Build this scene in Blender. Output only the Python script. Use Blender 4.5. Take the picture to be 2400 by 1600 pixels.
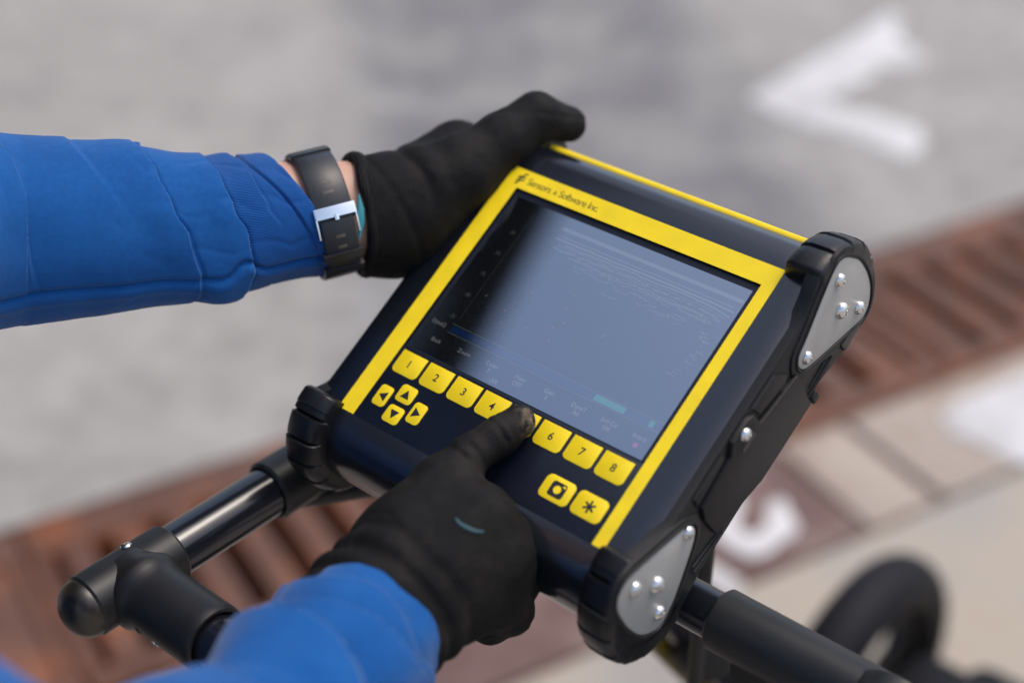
import bpy, bmesh, math, random
import numpy as np
from mathutils import Vector, Matrix, noise
from mathutils.bvhtree import BVHTree

random.seed(7)
for o in list(bpy.data.objects):
    bpy.data.objects.remove(o)
scn = bpy.context.scene
COL = scn.collection
R = math.radians

# ------------------------------------------------------------------ camera
PITCH = R(33.0807)
HC = 1.62
cam_d = bpy.data.cameras.new('camera')
cam = bpy.data.objects.new('camera', cam_d)
COL.objects.link(cam)
cam.location = (0, 0, HC)
cam.rotation_euler = (R(90) - PITCH, 0, 0)
cam_d.sensor_width = 36.0
cam_d.lens = 54.0
cam_d.clip_start = 0.02
cam_d.clip_end = 3000
cam_d.dof.use_dof = True
cam_d.dof.focus_distance = 0.875
cam_d.dof.aperture_fstop = 2.3
cam_d.dof.aperture_blades = 0
scn.camera = cam

# ------------------------------------------------------------------ sky, sun, exposure
SUN = Vector((0.36, 0.14, 0.92)).normalized()
world = bpy.data.worlds.new('World')
scn.world = world
world.use_nodes = True
wn = world.node_tree.nodes
sky = wn.new('ShaderNodeTexSky')
sky.sky_type = 'NISHITA'
sky.sun_disc = False
sky.sun_elevation = math.asin(SUN.z)
sky.sun_rotation = math.atan2(SUN.x, SUN.y)
sky.air_density = 1.0
sky.dust_density = 4.0
sky.ozone_density = 1.0
wn['Background'].inputs['Strength'].default_value = 0.15
world.node_tree.links.new(sky.outputs[0], wn['Background'].inputs['Color'])
sd = bpy.data.lights.new('sun', 'SUN')
sd.energy = 0.6
sd.angle = R(20)
sd.color = (1.0, 0.95, 0.88)
sun = bpy.data.objects.new('sun', sd)
COL.objects.link(sun)
sun.rotation_euler = SUN.to_track_quat('Z', 'Y').to_euler()
scn.view_settings.view_transform = 'Standard'
scn.view_settings.look = 'None'
scn.view_settings.exposure = 0.68
scn.view_settings.gamma = 1.0
scn.view_settings.use_curve_mapping = False

# ------------------------------------------------------------------ helpers
CP, SP = math.cos(PITCH), math.sin(PITCH)


def P(u, v, d):
    """World point at a photograph column/row (2400 x 1600) and a true depth in metres."""
    x = (u - 1200) / 3600 * d
    y = -(v - 800) / 3600 * d
    return Vector((x, SP * y + CP * d, HC + CP * y - SP * d))


EX = Vector((0.757704, -0.652598, 0.0))          # display width axis (level)
EY = Vector((0.555273, 0.644704, 0.525384))      # display height axis
EZ = EX.cross(EY).normalized()                   # display face normal
HD = Vector((0.652598, 0.757704, 0.0))           # cart travel direction (level)
S = 0.931
CAMP = Vector((0, 0, HC))
DORG = CAMP + S * (Vector((0.001148, 0.928825, 1.156189)) - CAMP)
MM = S / 1000.0


def DW(x, y, z):
    return DORG + (EX * x + EY * y + EZ * z) * MM


def tag(o, label=None, cat=None, group=None, kind=None):
    if label: o['label'] = label
    if cat: o['category'] = cat
    if group: o['group'] = group
    if kind: o['kind'] = kind
    return o


def empty(name, loc=(0, 0, 0), mat3=None):
    o = bpy.data.objects.new(name, None)
    o.empty_display_size = 0.05
    COL.objects.link(o)
    if mat3 is not None:
        m = mat3.to_4x4()
        m.translation = Vector(loc)
        o.matrix_world = m
    else:
        o.location = loc
    return o


def mk(name, verts, faces, mat, parent=None, smooth=False, off=None, auto=None, uv=None):
    me = bpy.data.meshes.new(name)
    if off is not None:
        verts = [tuple(Vector(v) - Vector(off)) for v in verts]
    me.from_pydata([tuple(v) for v in verts], [], [tuple(f) for f in faces])
    if uv is not None:
        lay = me.uv_layers.new(name='UVMap')
        for l in me.loops:
            lay.data[l.index].uv = uv[l.vertex_index]
    me.update()
    if smooth:
        me.polygons.foreach_set('use_smooth', [True] * len(me.polygons))
        if auto:
            me.set_sharp_from_angle(angle=R(auto))
    if mat:
        me.materials.append(mat)
    o = bpy.data.objects.new(name, me)
    COL.objects.link(o)
    if parent:
        o.parent = parent
    return o


def link_copy(o, name, parent, loc=None):
    c = o.copy()
    c.name = name
    COL.objects.link(c)
    c.parent = parent
    if loc is not None:
        c.location = loc
    return c


class MB:
    def __init__(s):
        s.v = []
        s.f = []

    def add(s, v, f):
        b = len(s.v)
        s.v += [Vector(q) for q in v]
        s.f += [tuple(i + b for i in q) for q in f]
        return s

    def box(s, lo, hi):
        x0, y0, z0 = lo
        x1, y1, z1 = hi
        v = [(x0, y0, z0), (x1, y0, z0), (x1, y1, z0), (x0, y1, z0), (x0, y0, z1), (x1, y0, z1), (x1, y1, z1), (x0, y1, z1)]
        f = [(0, 3, 2, 1), (4, 5, 6, 7), (0, 1, 5, 4), (1, 2, 6, 5), (2, 3, 7, 6), (3, 0, 4, 7)]
        return s.add(v, f)

    def prism(s, pts, h0, h1, bev=0.0, fr=None, nb=2):
        """Polygon extruded from h0 to h1, rounded along the h1 edge. fr maps (a, b, h) to 3D."""
        fr = fr or (lambda a, b, h: (a, b, h))
        area = sum(pts[i][0] * pts[(i + 1) % len(pts)][1] - pts[(i + 1) % len(pts)][0] * pts[i][1] for i in range(len(pts)))
        if area < 0:
            pts = pts[::-1]
        n = len(pts)
        sg = 1 if h1 > h0 else -1
        rings = [[(p[0], p[1], h0) for p in pts]]
        if bev > 0:
            for k in range(nb + 1):
                a = k / nb * math.pi / 2
                ins = bev * (1 - math.cos(a))
                h = h1 - sg * bev * (1 - math.sin(a))
                rings.append([(q[0], q[1], h) for q in inset(pts, ins)])
        else:
            rings.append([(p[0], p[1], h1) for p in pts])
        v = [fr(*q) for r in rings for q in r]
        f = []
        for k in range(len(rings) - 1):
            for i in range(n):
                j = (i + 1) % n
                q = (k * n + i, k * n + j, (k + 1) * n + j, (k + 1) * n + i)
                f.append(q)
        f.append(tuple(range(n))[::-1])
        f.append(tuple(range((len(rings) - 1) * n, len(rings) * n)))
        return s.add(v, f)

    def tube(s, pts, rad, seg=24, caps=True):
        pts = [Vector(p) for p in pts]
        n = len(pts)
        rad = rad if isinstance(rad, (list, tuple)) else [rad] * n
        v, f = [], []
        up = None
        for i in range(n):
            t = (pts[min(i + 1, n - 1)] - pts[max(i - 1, 0)]).normalized()
            if up is None:
                up = t.orthogonal().normalized()
            up = (up - t * up.dot(t)).normalized()
            w = t.cross(up)
            for k in range(seg):
                a = 2 * math.pi * k / seg
                v.append(pts[i] + (up * math.cos(a) + w * math.sin(a)) * rad[i])
        for i in range(n - 1):
            for k in range(seg):
                j = (k + 1) % seg
                f.append((i * seg + k, i * seg + j, (i + 1) * seg + j, (i + 1) * seg + k))
        if caps:
            f.append(tuple(range(seg))[::-1])
            f.append(tuple(range((n - 1) * seg, n * seg)))
        return s.add(v, f)

    def lathe(s, prof, org, ax, seg=32):
        """prof: (radius, height) along the axis ax."""
        ax = Vector(ax).normalized()
        u = ax.orthogonal().normalized()
        w = ax.cross(u)
        org = Vector(org)
        v, f = [], []
        for r, h in prof:
            for k in range(seg):
                a = 2 * math.pi * k / seg
                v.append(org + ax * h + (u * math.cos(a) + w * math.sin(a)) * max(r, 1e-5))
        n = len(prof)
        for i in range(n - 1):
            for k in range(seg):
                j = (k + 1) % seg
                f.append((i * seg + k, i * seg + j, (i + 1) * seg + j, (i + 1) * seg + k))
        f.append(tuple(range(seg))[::-1])
        f.append(tuple(range((n - 1) * seg, n * seg)))
        return s.add(v, f)

    def build(s, name, mat, parent=None, smooth=True, auto=35, off=None, uv=None):
        return mk(name, s.v, s.f, mat, parent, smooth, off, auto, uv)


def inset(pts, d):
    n = len(pts)
    out = []
    for i in range(n):
        p0, p1, p2 = Vector(pts[i - 1][:2]), Vector(pts[i][:2]), Vector(pts[(i + 1) % n][:2])
        a = (p1 - p0)
        b = (p2 - p1)
        if a.length < 1e-9 or b.length < 1e-9:
            out.append((p1.x, p1.y)); continue
        a.normalize(); b.normalize()
        na, nb = Vector((-a.y, a.x)), Vector((-b.y, b.x))
        m = (na + nb)
        if m.length < 1e-6:
            m = na
        m.normalize()
        c = max(0.45, m.dot(na))
        q = p1 + m * (d / c)
        out.append((q.x, q.y))
    return out


def rrect(x0, y0, x1, y1, r, seg=5):
    """Rounded rectangle; r = one radius or (bl, br, tr, tl)."""
    r = r if isinstance(r, (list, tuple)) else [r] * 4
    pts = []
    for (cx, cy, a0), rr in zip(((x0, y0, 180), (x1, y0, 270), (x1, y1, 0), (x0, y1, 90)), r):
        sx = 1 if cx == x0 else -1
        sy = 1 if cy == y0 else -1
        if rr <= 0:
            pts.append((cx, cy)); continue
        for k in range(seg + 1):
            a = R(a0 + 90 * k / seg)
            pts.append((cx + sx * rr + rr * math.cos(a), cy + sy * rr + rr * math.sin(a)))
    return pts


def hull2(c0, r0, c1, r1, seg=18):
    """Outline of two circles joined by their outer tangents."""
    P0, P1 = Vector(c0), Vector(c1)
    d = P1 - P0
    L = d.length
    a = math.atan2(d.y, d.x)
    b = math.acos(max(-1, min(1, (r0 - r1) / L)))
    pts = []
    for k in range(seg + 1):
        t = a + b + (2 * math.pi - 2 * b) * k / seg
        pts.append((P0.x + r0 * math.cos(t), P0.y + r0 * math.sin(t)))
    for k in range(seg + 1):
        t = a - b + (2 * b) * k / seg
        pts.append((P1.x + r1 * math.cos(t), P1.y + r1 * math.sin(t)))
    return pts


def text_mesh(txt, size, shear=0.0, align='CENTER', extrude=0.0, space=1.0, bold=0.0):
    cu = bpy.data.curves.new('text', 'FONT')
    cu.body = txt
    cu.size = size
    cu.shear = shear
    cu.align_x = align
    cu.align_y = 'CENTER'
    cu.extrude = extrude
    cu.offset = bold
    cu.space_character = space
    cu.resolution_u = 3
    o = bpy.data.objects.new('text', cu)
    COL.objects.link(o)
    dg = bpy.context.evaluated_depsgraph_get()
    me = bpy.data.meshes.new_from_object(o.evaluated_get(dg))
    v = [Vector(q.co) for q in me.vertices]
    f = [tuple(p.vertices) for p in me.polygons]
    bpy.data.objects.remove(o)
    bpy.data.curves.remove(cu)
    bpy.data.meshes.remove(me)
    return v, f


# ---- signed distance field modelling (round cones blended, then meshed)
def sdf_mesh(prims, vox, smooth_it=2, planes=(), pad=0.012):
    """prims: (a, b, ra, rb, blend[, (axis, factor)][, 'cut'])"""
    lo = np.full(3, 1e9); hi = -lo
    for p in prims:
        a, b, m = np.array(p[0]), np.array(p[1]), max(p[2], p[3])
        lo = np.minimum(lo, np.minimum(a, b) - m); hi = np.maximum(hi, np.maximum(a, b) + m)
    lo -= pad; hi += pad
    n = np.ceil((hi - lo) / vox).astype(int) + 1
    F = np.full(n, 0.5, dtype=np.float32)
    for p in prims:
        a, b, ra, rb, k = np.array(p[0], float), np.array(p[1], float), p[2], p[3], p[4]
        flat = p[5] if len(p) > 5 else None
        cut = len(p) > 6 and p[6] == 'cut'
        m = max(ra, rb) + k + 0.012
        i0 = np.maximum(np.floor((np.minimum(a, b) - m - lo) / vox).astype(int), 0)
        i1 = np.minimum(np.ceil((np.maximum(a, b) + m - lo) / vox).astype(int) + 1, n)
        if np.any(i1 <= i0):
            continue
        gx, gy, gz = [(lo[q] + np.arange(i0[q], i1[q]) * vox) for q in range(3)]
        X = np.stack(np.meshgrid(gx, gy, gz, indexing='ij'), -1) - a
        ba = b - a
        if flat:
            ax = np.array(flat[0], float); ax /= np.linalg.norm(ax)
            sc = 1.0 / flat[1] - 1.0
            X = X + (X @ ax)[..., None] * ax * sc
            ba = ba + ax * (ba @ ax) * sc
        l2 = ba @ ba
        t = np.clip((X @ ba) / l2, 0, 1) if l2 > 1e-12 else np.zeros(X.shape[:3])
        d = np.sqrt(((X - t[..., None] * ba) ** 2).sum(-1)) - (ra + (rb - ra) * t)
        if flat and flat[1] < 1:
            d = d * (0.5 + 0.5 * flat[1])
        d = d.astype(np.float32)
        sl = tuple(slice(i0[q], i1[q]) for q in range(3))
        f = F[sl]
        if cut:
            h = np.clip(0.5 - 0.5 * (f + d) / k, 0, 1)
            F[sl] = f * (1 - h) + (-d) * h + k * h * (1 - h)
        else:
            h = np.clip(0.5 + 0.5 * (f - d) / k, 0, 1)
            F[sl] = f * (1 - h) + d * h - k * h * (1 - h)
    for c, nv in planes:
        c, nv = np.array(c, float), np.array(nv, float)
        ax = [lo[q] + np.arange(n[q]) * vox for q in range(3)]
        pl = (ax[0][:, None, None] - c[0]) * nv[0] + (ax[1][None, :, None] - c[1]) * nv[1] + (ax[2][None, None, :] - c[2]) * nv[2]
        F = np.maximum(F, -pl.astype(np.float32))
    return surface_nets(F, lo, vox, smooth_it)


def surface_nets(F, lo, vox, smooth_it):
    nx, ny, nz = F.shape
    ins = F < 0
    c = np.zeros((nx - 1, ny - 1, nz - 1), dtype=np.int8)
    for dx in (0, 1):
        for dy in (0, 1):
            for dz in (0, 1):
                c += ins[dx:nx - 1 + dx, dy:ny - 1 + dy, dz:nz - 1 + dz]
    act = (c > 0) & (c < 8)
    idx = np.argwhere(act)
    N = len(idx)
    vid = np.full(act.shape, -1, dtype=np.int64)
    vid[act] = np.arange(N)
    acc = np.zeros((N, 3)); cnt = np.zeros(N)
    corners = [(0, 0, 0), (1, 0, 0), (0, 1, 0), (1, 1, 0), (0, 0, 1), (1, 0, 1), (0, 1, 1), (1, 1, 1)]
    for i in range(8):
        for ax in range(3):
            if corners[i][ax] == 0:
                A = np.array(corners[i]); B = A.copy(); B[ax] = 1
                fa = F[tuple((idx + A).T)]; fb = F[tuple((idx + B).T)]
                m = (fa < 0) != (fb < 0)
                t = np.where(m, fa / np.where(m, fa - fb, 1), 0)
                p = idx + A + t[:, None] * (B - A)
                acc[m] += p[m]; cnt[m] += 1
    V = acc / cnt[:, None]
    faces = []
    for ax in range(3):
        o1, o2 = [(1, 2), (2, 0), (0, 1)][ax]
        sl0 = [slice(None)] * 3; sl1 = [slice(None)] * 3
        sl0[ax] = slice(0, -1); sl1[ax] = slice(1, None)
        a = ins[tuple(sl0)]; b = ins[tuple(sl1)]
        e = np.argwhere(a != b)
        e = e[(e[:, o1] > 0) & (e[:, o2] > 0) & (e[:, o1] < F.shape[o1] - 1) & (e[:, o2] < F.shape[o2] - 1)]
        d1 = np.zeros(3, int); d1[o1] = 1
        d2 = np.zeros(3, int); d2[o2] = 1
        q = [vid[tuple((e - d1 - d2).T)], vid[tuple((e - d2).T)], vid[tuple(e.T)], vid[tuple((e - d1).T)]]
        q = np.stack(q, 1)
        fl = ~a[tuple(e.T)]
        q[fl] = q[fl][:, ::-1]
        faces.append(q)
    Q = np.concatenate(faces)
    Q = Q[(Q >= 0).all(1)]
    for _ in range(smooth_it):
        s = np.zeros_like(V); k = np.zeros(len(V))
        for i in range(4):
            A, B = Q[:, i], Q[:, (i + 1) % 4]
            np.add.at(s, A, V[B]); np.add.at(k, A, 1)
            np.add.at(s, B, V[A]); np.add.at(k, B, 1)
        V = V * 0.4 + 0.6 * s / np.maximum(k, 1)[:, None]
    return lo + V * vox, Q


# ------------------------------------------------------------------ materials
def mat(name, col, rough=0.5, metal=0.0, bump=None, var=0.0, varscale=8.0, spec=0.5, sheen=0.0, coat=0.0):
    m = bpy.data.materials.new(name)
    m.use_nodes = True
    nt = m.node_tree
    b = nt.nodes['Principled BSDF']
    b.inputs['Base Color'].default_value = (*col, 1)
    b.inputs['Roughness'].default_value = rough
    b.inputs['Metallic'].default_value = metal
    b.inputs['Specular IOR Level'].default_value = spec
    if sheen:
        b.inputs['Sheen Weight'].default_value = sheen
        b.inputs['Sheen Roughness'].default_value = 0.5
    if coat:
        b.inputs['Coat Weight'].default_value = coat
        b.inputs['Coat Roughness'].default_value = 0.1
    tc = nt.nodes.new('ShaderNodeTexCoord')
    if var > 0:
        nz = nt.nodes.new('ShaderNodeTexNoise')
        nz.inputs['Scale'].default_value = varscale
        nz.inputs['Detail'].default_value = 6
        nt.links.new(tc.outputs['Object'], nz.inputs['Vector'])
        mr = nt.nodes.new('ShaderNodeMapRange')
        mr.inputs[1].default_value = 0.3; mr.inputs[2].default_value = 0.7
        mr.inputs[3].default_value = 1 - var; mr.inputs[4].default_value = 1 + var
        nt.links.new(nz.outputs['Fac'], mr.inputs[0])
        mx = nt.nodes.new('ShaderNodeVectorMath'); mx.operation = 'SCALE'
        mx.inputs[0].default_value = col
        nt.links.new(mr.outputs[0], mx.inputs['Scale'])
        nt.links.new(mx.outputs[0], b.inputs['Base Color'])
        m2 = nt.nodes.new('ShaderNodeMapRange')
        m2.inputs[3].default_value = max(0.02, rough * (1 - var * 0.6)); m2.inputs[4].default_value = min(1, rough * (1 + var * 0.6))
        nt.links.new(nz.outputs['Fac'], m2.inputs[0])
        nt.links.new(m2.outputs[0], b.inputs['Roughness'])
    if bump:
        sc, st, dist = bump
        nb = nt.nodes.new('ShaderNodeTexNoise')
        nb.inputs['Scale'].default_value = sc
        nb.inputs['Detail'].default_value = 5
        nt.links.new(tc.outputs['Object'], nb.inputs['Vector'])
        bp = nt.nodes.new('ShaderNodeBump')
        bp.inputs['Strength'].default_value = st
        bp.inputs['Distance'].default_value = dist
        nt.links.new(nb.outputs['Fac'], bp.inputs['Height'])
        nt.links.new(bp.outputs[0], b.inputs['Normal'])
    return m


def N(m, t, **kw):
    n = m.node_tree.nodes.new(t)
    for k, v in kw.items():
        setattr(n, k, v)
    return n


def LK(m, a, b):
    m.node_tree.links.new(a, b)


def ramp(m, fac, stops):
    r = N(m, 'ShaderNodeValToRGB')
    cr = r.color_ramp
    while len(cr.elements) < len(stops):
        cr.elements.new(0.5)
    for e, (p, c) in zip(cr.elements, stops):
        e.position = p
        e.color = (*c, 1) if len(c) == 3 else c
    LK(m, fac, r.inputs[0])
    return r.outputs[0]


M = {}
M['navy'] = mat('navy_powder_coat', (0.0060, 0.0072, 0.0112), 0.19, spec=0.8, bump=(900, 0.03, 0.0003), var=0.08, varscale=20, coat=0.25)
M['membrane'] = mat('navy_membrane', (0.007, 0.0095, 0.018), 0.34, spec=0.4, bump=(1400, 0.06, 0.0002), var=0.1, varscale=30)
M['yellow'] = mat('yellow_print', (0.88, 0.640, 0.010), 0.42, spec=0.4, bump=(1200, 0.05, 0.0002), var=0.06, varscale=60)
M['ink'] = mat('black_ink', (0.010, 0.011, 0.014), 0.45)
M['rubber'] = mat('black_rubber', (0.008, 0.008, 0.0088), 0.36, spec=0.35, bump=(500, 0.12, 0.0005), var=0.25, varscale=40)
M['blackpl'] = mat('black_plastic', (0.0085, 0.0085, 0.0092), 0.5, spec=0.28, bump=(900, 0.15, 0.0004), var=0.2, varscale=30)
M['steelplate'] = mat('brushed_plate', (0.37, 0.365, 0.345), 0.48, 0.3, bump=(300, 0.04, 0.0003), var=0.06, varscale=40)
M['screw'] = mat('polished_screw', (0.72, 0.70, 0.68), 0.16, 1.0)
M['chrome'] = mat('bright_buckle', (0.95, 0.93, 0.90), 0.26, 1.0)
M['tube'] = mat('gloss_black_tube', (0.009, 0.010, 0.014), 0.16, spec=0.6, var=0.2, varscale=30, bump=(40, 0.05, 0.001))
M['fitting'] = mat('satin_black_fitting', (0.012, 0.012, 0.0125), 0.42, spec=0.35, bump=(700, 0.12, 0.0004), var=0.2, varscale=25)
M['dusty'] = mat('dusty_black_cap', (0.030, 0.025, 0.018), 0.38, var=0.75, varscale=70)
M['dark'] = mat('black_chassis', (0.004, 0.004, 0.006), 0.6, spec=0.2)
M['tyre'] = mat('tyre_rubber', (0.006, 0.006, 0.008), 0.6, var=0.2, spec=0.2)
M['reflectiontube'] = mat('olive_reflection_tube', (0.12, 0.085, 0.006), 0.4, var=0.3)
M['skin'] = mat('skin', (0.50, 0.285, 0.20), 0.5, bump=(700, 0.15, 0.0006), var=0.10, varscale=60)
M['strap'] = mat('watch_strap', (0.014, 0.015, 0.018), 0.40, bump=(600, 0.08, 0.0004), var=0.15)
M['hole'] = mat('strap_hole', (0.09, 0.075, 0.06), 0.6)
M['teal'] = mat('teal_fabric', (0.015, 0.20, 0.23), 0.7)
M['tealmark'] = mat('teal_thread', (0.030, 0.075, 0.085), 0.7)
M['paint'] = mat('white_road_paint', (0.62, 0.61, 0.60), 0.7, bump=(120, 0.3, 0.002), var=0.06, varscale=12)
_p = M['paint']
_b = _p.node_tree.nodes['Principled BSDF']
_g = _p.node_tree.nodes.new('ShaderNodeNewGeometry')
_n1 = _p.node_tree.nodes.new('ShaderNodeTexNoise'); _n1.inputs['Scale'].default_value = 4.5; _n1.inputs['Detail'].default_value = 9; _n1.inputs['Roughness'].default_value = 0.72
_p.node_tree.links.new(_g.outputs['Position'], _n1.inputs['Vector'])
_r = _p.node_tree.nodes.new('ShaderNodeValToRGB')
_r.color_ramp.elements[0].position = 0.36; _r.color_ramp.elements[0].color = (0.33, 0.315, 0.295, 1)
_r.color_ramp.elements[1].position = 0.52; _r.color_ramp.elements[1].color = (0.56, 0.55, 0.54, 1)
_p.node_tree.links.new(_n1.outputs['Fac'], _r.inputs[0])
_p.node_tree.links.new(_r.outputs[0], _b.inputs['Base Color'])
M['hair'] = mat('dark_hair', (0.02, 0.014, 0.01), 0.5, bump=(400, 0.6, 0.004))
M['trouser'] = mat('dark_trousers', (0.02, 0.022, 0.03), 0.8, bump=(600, 0.2, 0.001))
M['boot'] = mat('boot_leather', (0.02, 0.014, 0.01), 0.5)
M['facade'] = mat('dark_facade', (0.012, 0.012, 0.012), 0.9, spec=0.1, var=0.2, varscale=0.6)
M['frame'] = mat('window_frame', (0.02, 0.02, 0.02), 0.5)
M['pane'] = mat('window_pane', (0.012, 0.014, 0.016), 0.12)
M['eye'] = mat('eye', (0.6, 0.58, 0.55), 0.2)


def screen_mat(name, emit, estr, alb=(0.004, 0.005, 0.008)):
    m = mat(name, alb, 0.03)
    b = m.node_tree.nodes['Principled BSDF']
    b.inputs['Metallic'].default_value = 1.0
    b.inputs['Base Color'].default_value = (*SCREEN_REFL, 1)
    b.inputs['Emission Color'].default_value = (*emit, 1)
    b.inputs['Emission Strength'].default_value = estr
    return m


SCREEN_REFL = (0.385, 0.415, 0.445)      # bluish anti-glare coating
M['screen'] = screen_mat('lcd_screen', (0.25, 0.3, 0.4), 0.012)
# fine display speckle (radar noise) in the lower half of the picture
_m = M['screen']
_tc = N(_m, 'ShaderNodeTexCoord')
_nz = N(_m, 'ShaderNodeTexNoise'); _nz.inputs['Scale'].default_value = 900; _nz.inputs['Detail'].default_value = 2
LK(_m, _tc.outputs['Object'], _nz.inputs['Vector'])
_sx = N(_m, 'ShaderNodeSeparateXYZ'); LK(_m, _tc.outputs['Object'], _sx.inputs[0])
_r1 = N(_m, 'ShaderNodeMapRange'); _r1.inputs[1].default_value = 0.56; _r1.inputs[2].default_value = 0.70
LK(_m, _nz.outputs['Fac'], _r1.inputs[0])
_r2 = N(_m, 'ShaderNodeMapRange'); _r2.inputs[1].default_value = -0.045; _r2.inputs[2].default_value = -0.115
_r2.inputs[3].default_value = 0.0; _r2.inputs[4].default_value = 1.0
LK(_m, _sx.outputs['Y'], _r2.inputs[0])
_mu = N(_m, 'ShaderNodeMath', operation='MULTIPLY'); LK(_m, _r1.outputs[0], _mu.inputs[0]); LK(_m, _r2.outputs[0], _mu.inputs[1])
_ma = N(_m, 'ShaderNodeMath', operation='MULTIPLY_ADD'); LK(_m, _mu.outputs[0], _ma.inputs[0]); _ma.inputs[1].default_value = 0.028; _ma.inputs[2].default_value = 0.004
LK(_m, _ma.outputs[0], _m.node_tree.nodes['Principled BSDF'].inputs['Emission Strength'])
M['trace'] = screen_mat('lcd_trace', (0.75, 0.85, 0.8), 0.052)
M['traceband'] = screen_mat('lcd_band', (0.75, 0.85, 0.85), 0.04)
M['lcdtext'] = screen_mat('lcd_text', (0.9, 0.93, 0.95), 0.08)
M['lcdblue'] = screen_mat('lcd_blue', (0.02, 0.2, 0.9), 0.024)
M['lcdteal'] = screen_mat('lcd_teal', (0.05, 0.7, 0.55), 0.09)
M['lcdred'] = screen_mat('lcd_red', (0.8, 0.12, 0.4), 0.12)
M['lcdgreen'] = screen_mat('lcd_green', (0.1, 0.5, 0.2), 0.05)


def cloth_blue():
    m = mat('royal_blue_jersey', (0.020, 0.115, 0.50), 0.85, sheen=0.2, spec=0.10)
    b = m.node_tree.nodes['Principled BSDF']
    tc = N(m, 'ShaderNodeTexCoord')
    nz = N(m, 'ShaderNodeTexNoise'); nz.inputs['Scale'].default_value = 300; nz.inputs['Detail'].default_value = 5
    LK(m, tc.outputs['Object'], nz.inputs['Vector'])
    n2 = N(m, 'ShaderNodeTexNoise'); n2.inputs['Scale'].default_value = 30; n2.inputs['Detail'].default_value = 4
    LK(m, tc.outputs['Object'], n2.inputs['Vector'])
    ad = N(m, 'ShaderNodeMath', operation='ADD'); LK(m, nz.outputs['Fac'], ad.inputs[0]); LK(m, n2.outputs['Fac'], ad.inputs[1])
    c = ramp(m, ad.outputs[0], [(0.75, (0.0052, 0.068, 0.238)), (1.25, (0.0095, 0.092, 0.300))])
    cr = c.node.color_ramp
    cr.elements[0].position = 0.35; cr.elements[1].position = 0.68
    mu = N(m, 'ShaderNodeMath', operation='MULTIPLY'); mu.inputs[1].default_value = 0.5
    LK(m, ad.outputs[0], mu.inputs[0]); LK(m, mu.outputs[0], c.node.inputs[0])
    LK(m, c, b.inputs['Base Color'])
    b.inputs['Sheen Tint'].default_value = (0.78, 0.87, 1.0, 1)
    # knit wales along the arm (from the UV), plus fleece noise
    wv = N(m, 'ShaderNodeTexWave'); wv.wave_type = 'BANDS'; wv.bands_direction = 'Y'
    wv.inputs['Scale'].default_value = 40.0; wv.inputs['Distortion'].default_value = 0.4
    wv.inputs['Detail'].default_value = 1.0
    LK(m, tc.outputs['UV'], wv.inputs['Vector'])
    b1 = N(m, 'ShaderNodeBump'); b1.inputs['Strength'].default_value = 0.18; b1.inputs['Distance'].default_value = 0.0006
    LK(m, nz.outputs['Fac'], b1.inputs['Height'])
    b2 = N(m, 'ShaderNodeBump'); b2.inputs['Strength'].default_value = 0.10; b2.inputs['Distance'].default_value = 0.0005
    LK(m, wv.outputs['Fac'], b2.inputs['Height']); LK(m, b1.outputs[0], b2.inputs['Normal'])
    LK(m, b2.outputs[0], b.inputs['Normal'])
    return m


def cuff_blue():
    m = mat('royal_blue_rib_knit', (0.016, 0.10, 0.43), 0.85, sheen=0.2, spec=0.10)
    b = m.node_tree.nodes['Principled BSDF']
    b.inputs['Sheen Tint'].default_value = (0.78, 0.87, 1.0, 1)
    tc = N(m, 'ShaderNodeTexCoord')
    wv = N(m, 'ShaderNodeTexWave'); wv.wave_type = 'BANDS'; wv.bands_direction = 'Y'
    wv.inputs['Scale'].default_value = 26.0; wv.inputs['Distortion'].default_value = 0.6; wv.inputs['Detail'].default_value = 1.0
    LK(m, tc.outputs['UV'], wv.inputs['Vector'])
    c = ramp(m, wv.outputs['Fac'], [(0.1, (0.0025, 0.038, 0.165)), (0.75, (0.0080, 0.092, 0.325))])
    LK(m, c, b.inputs['Base Color'])
    b2 = N(m, 'ShaderNodeBump'); b2.inputs['Strength'].default_value = 0.5; b2.inputs['Distance'].default_value = 0.0009
    LK(m, wv.outputs['Fac'], b2.inputs['Height']); LK(m, b2.outputs[0], b.inputs['Normal'])
    return m


M['shirt'] = cloth_blue()
M['cuff'] = cuff_blue()


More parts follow.
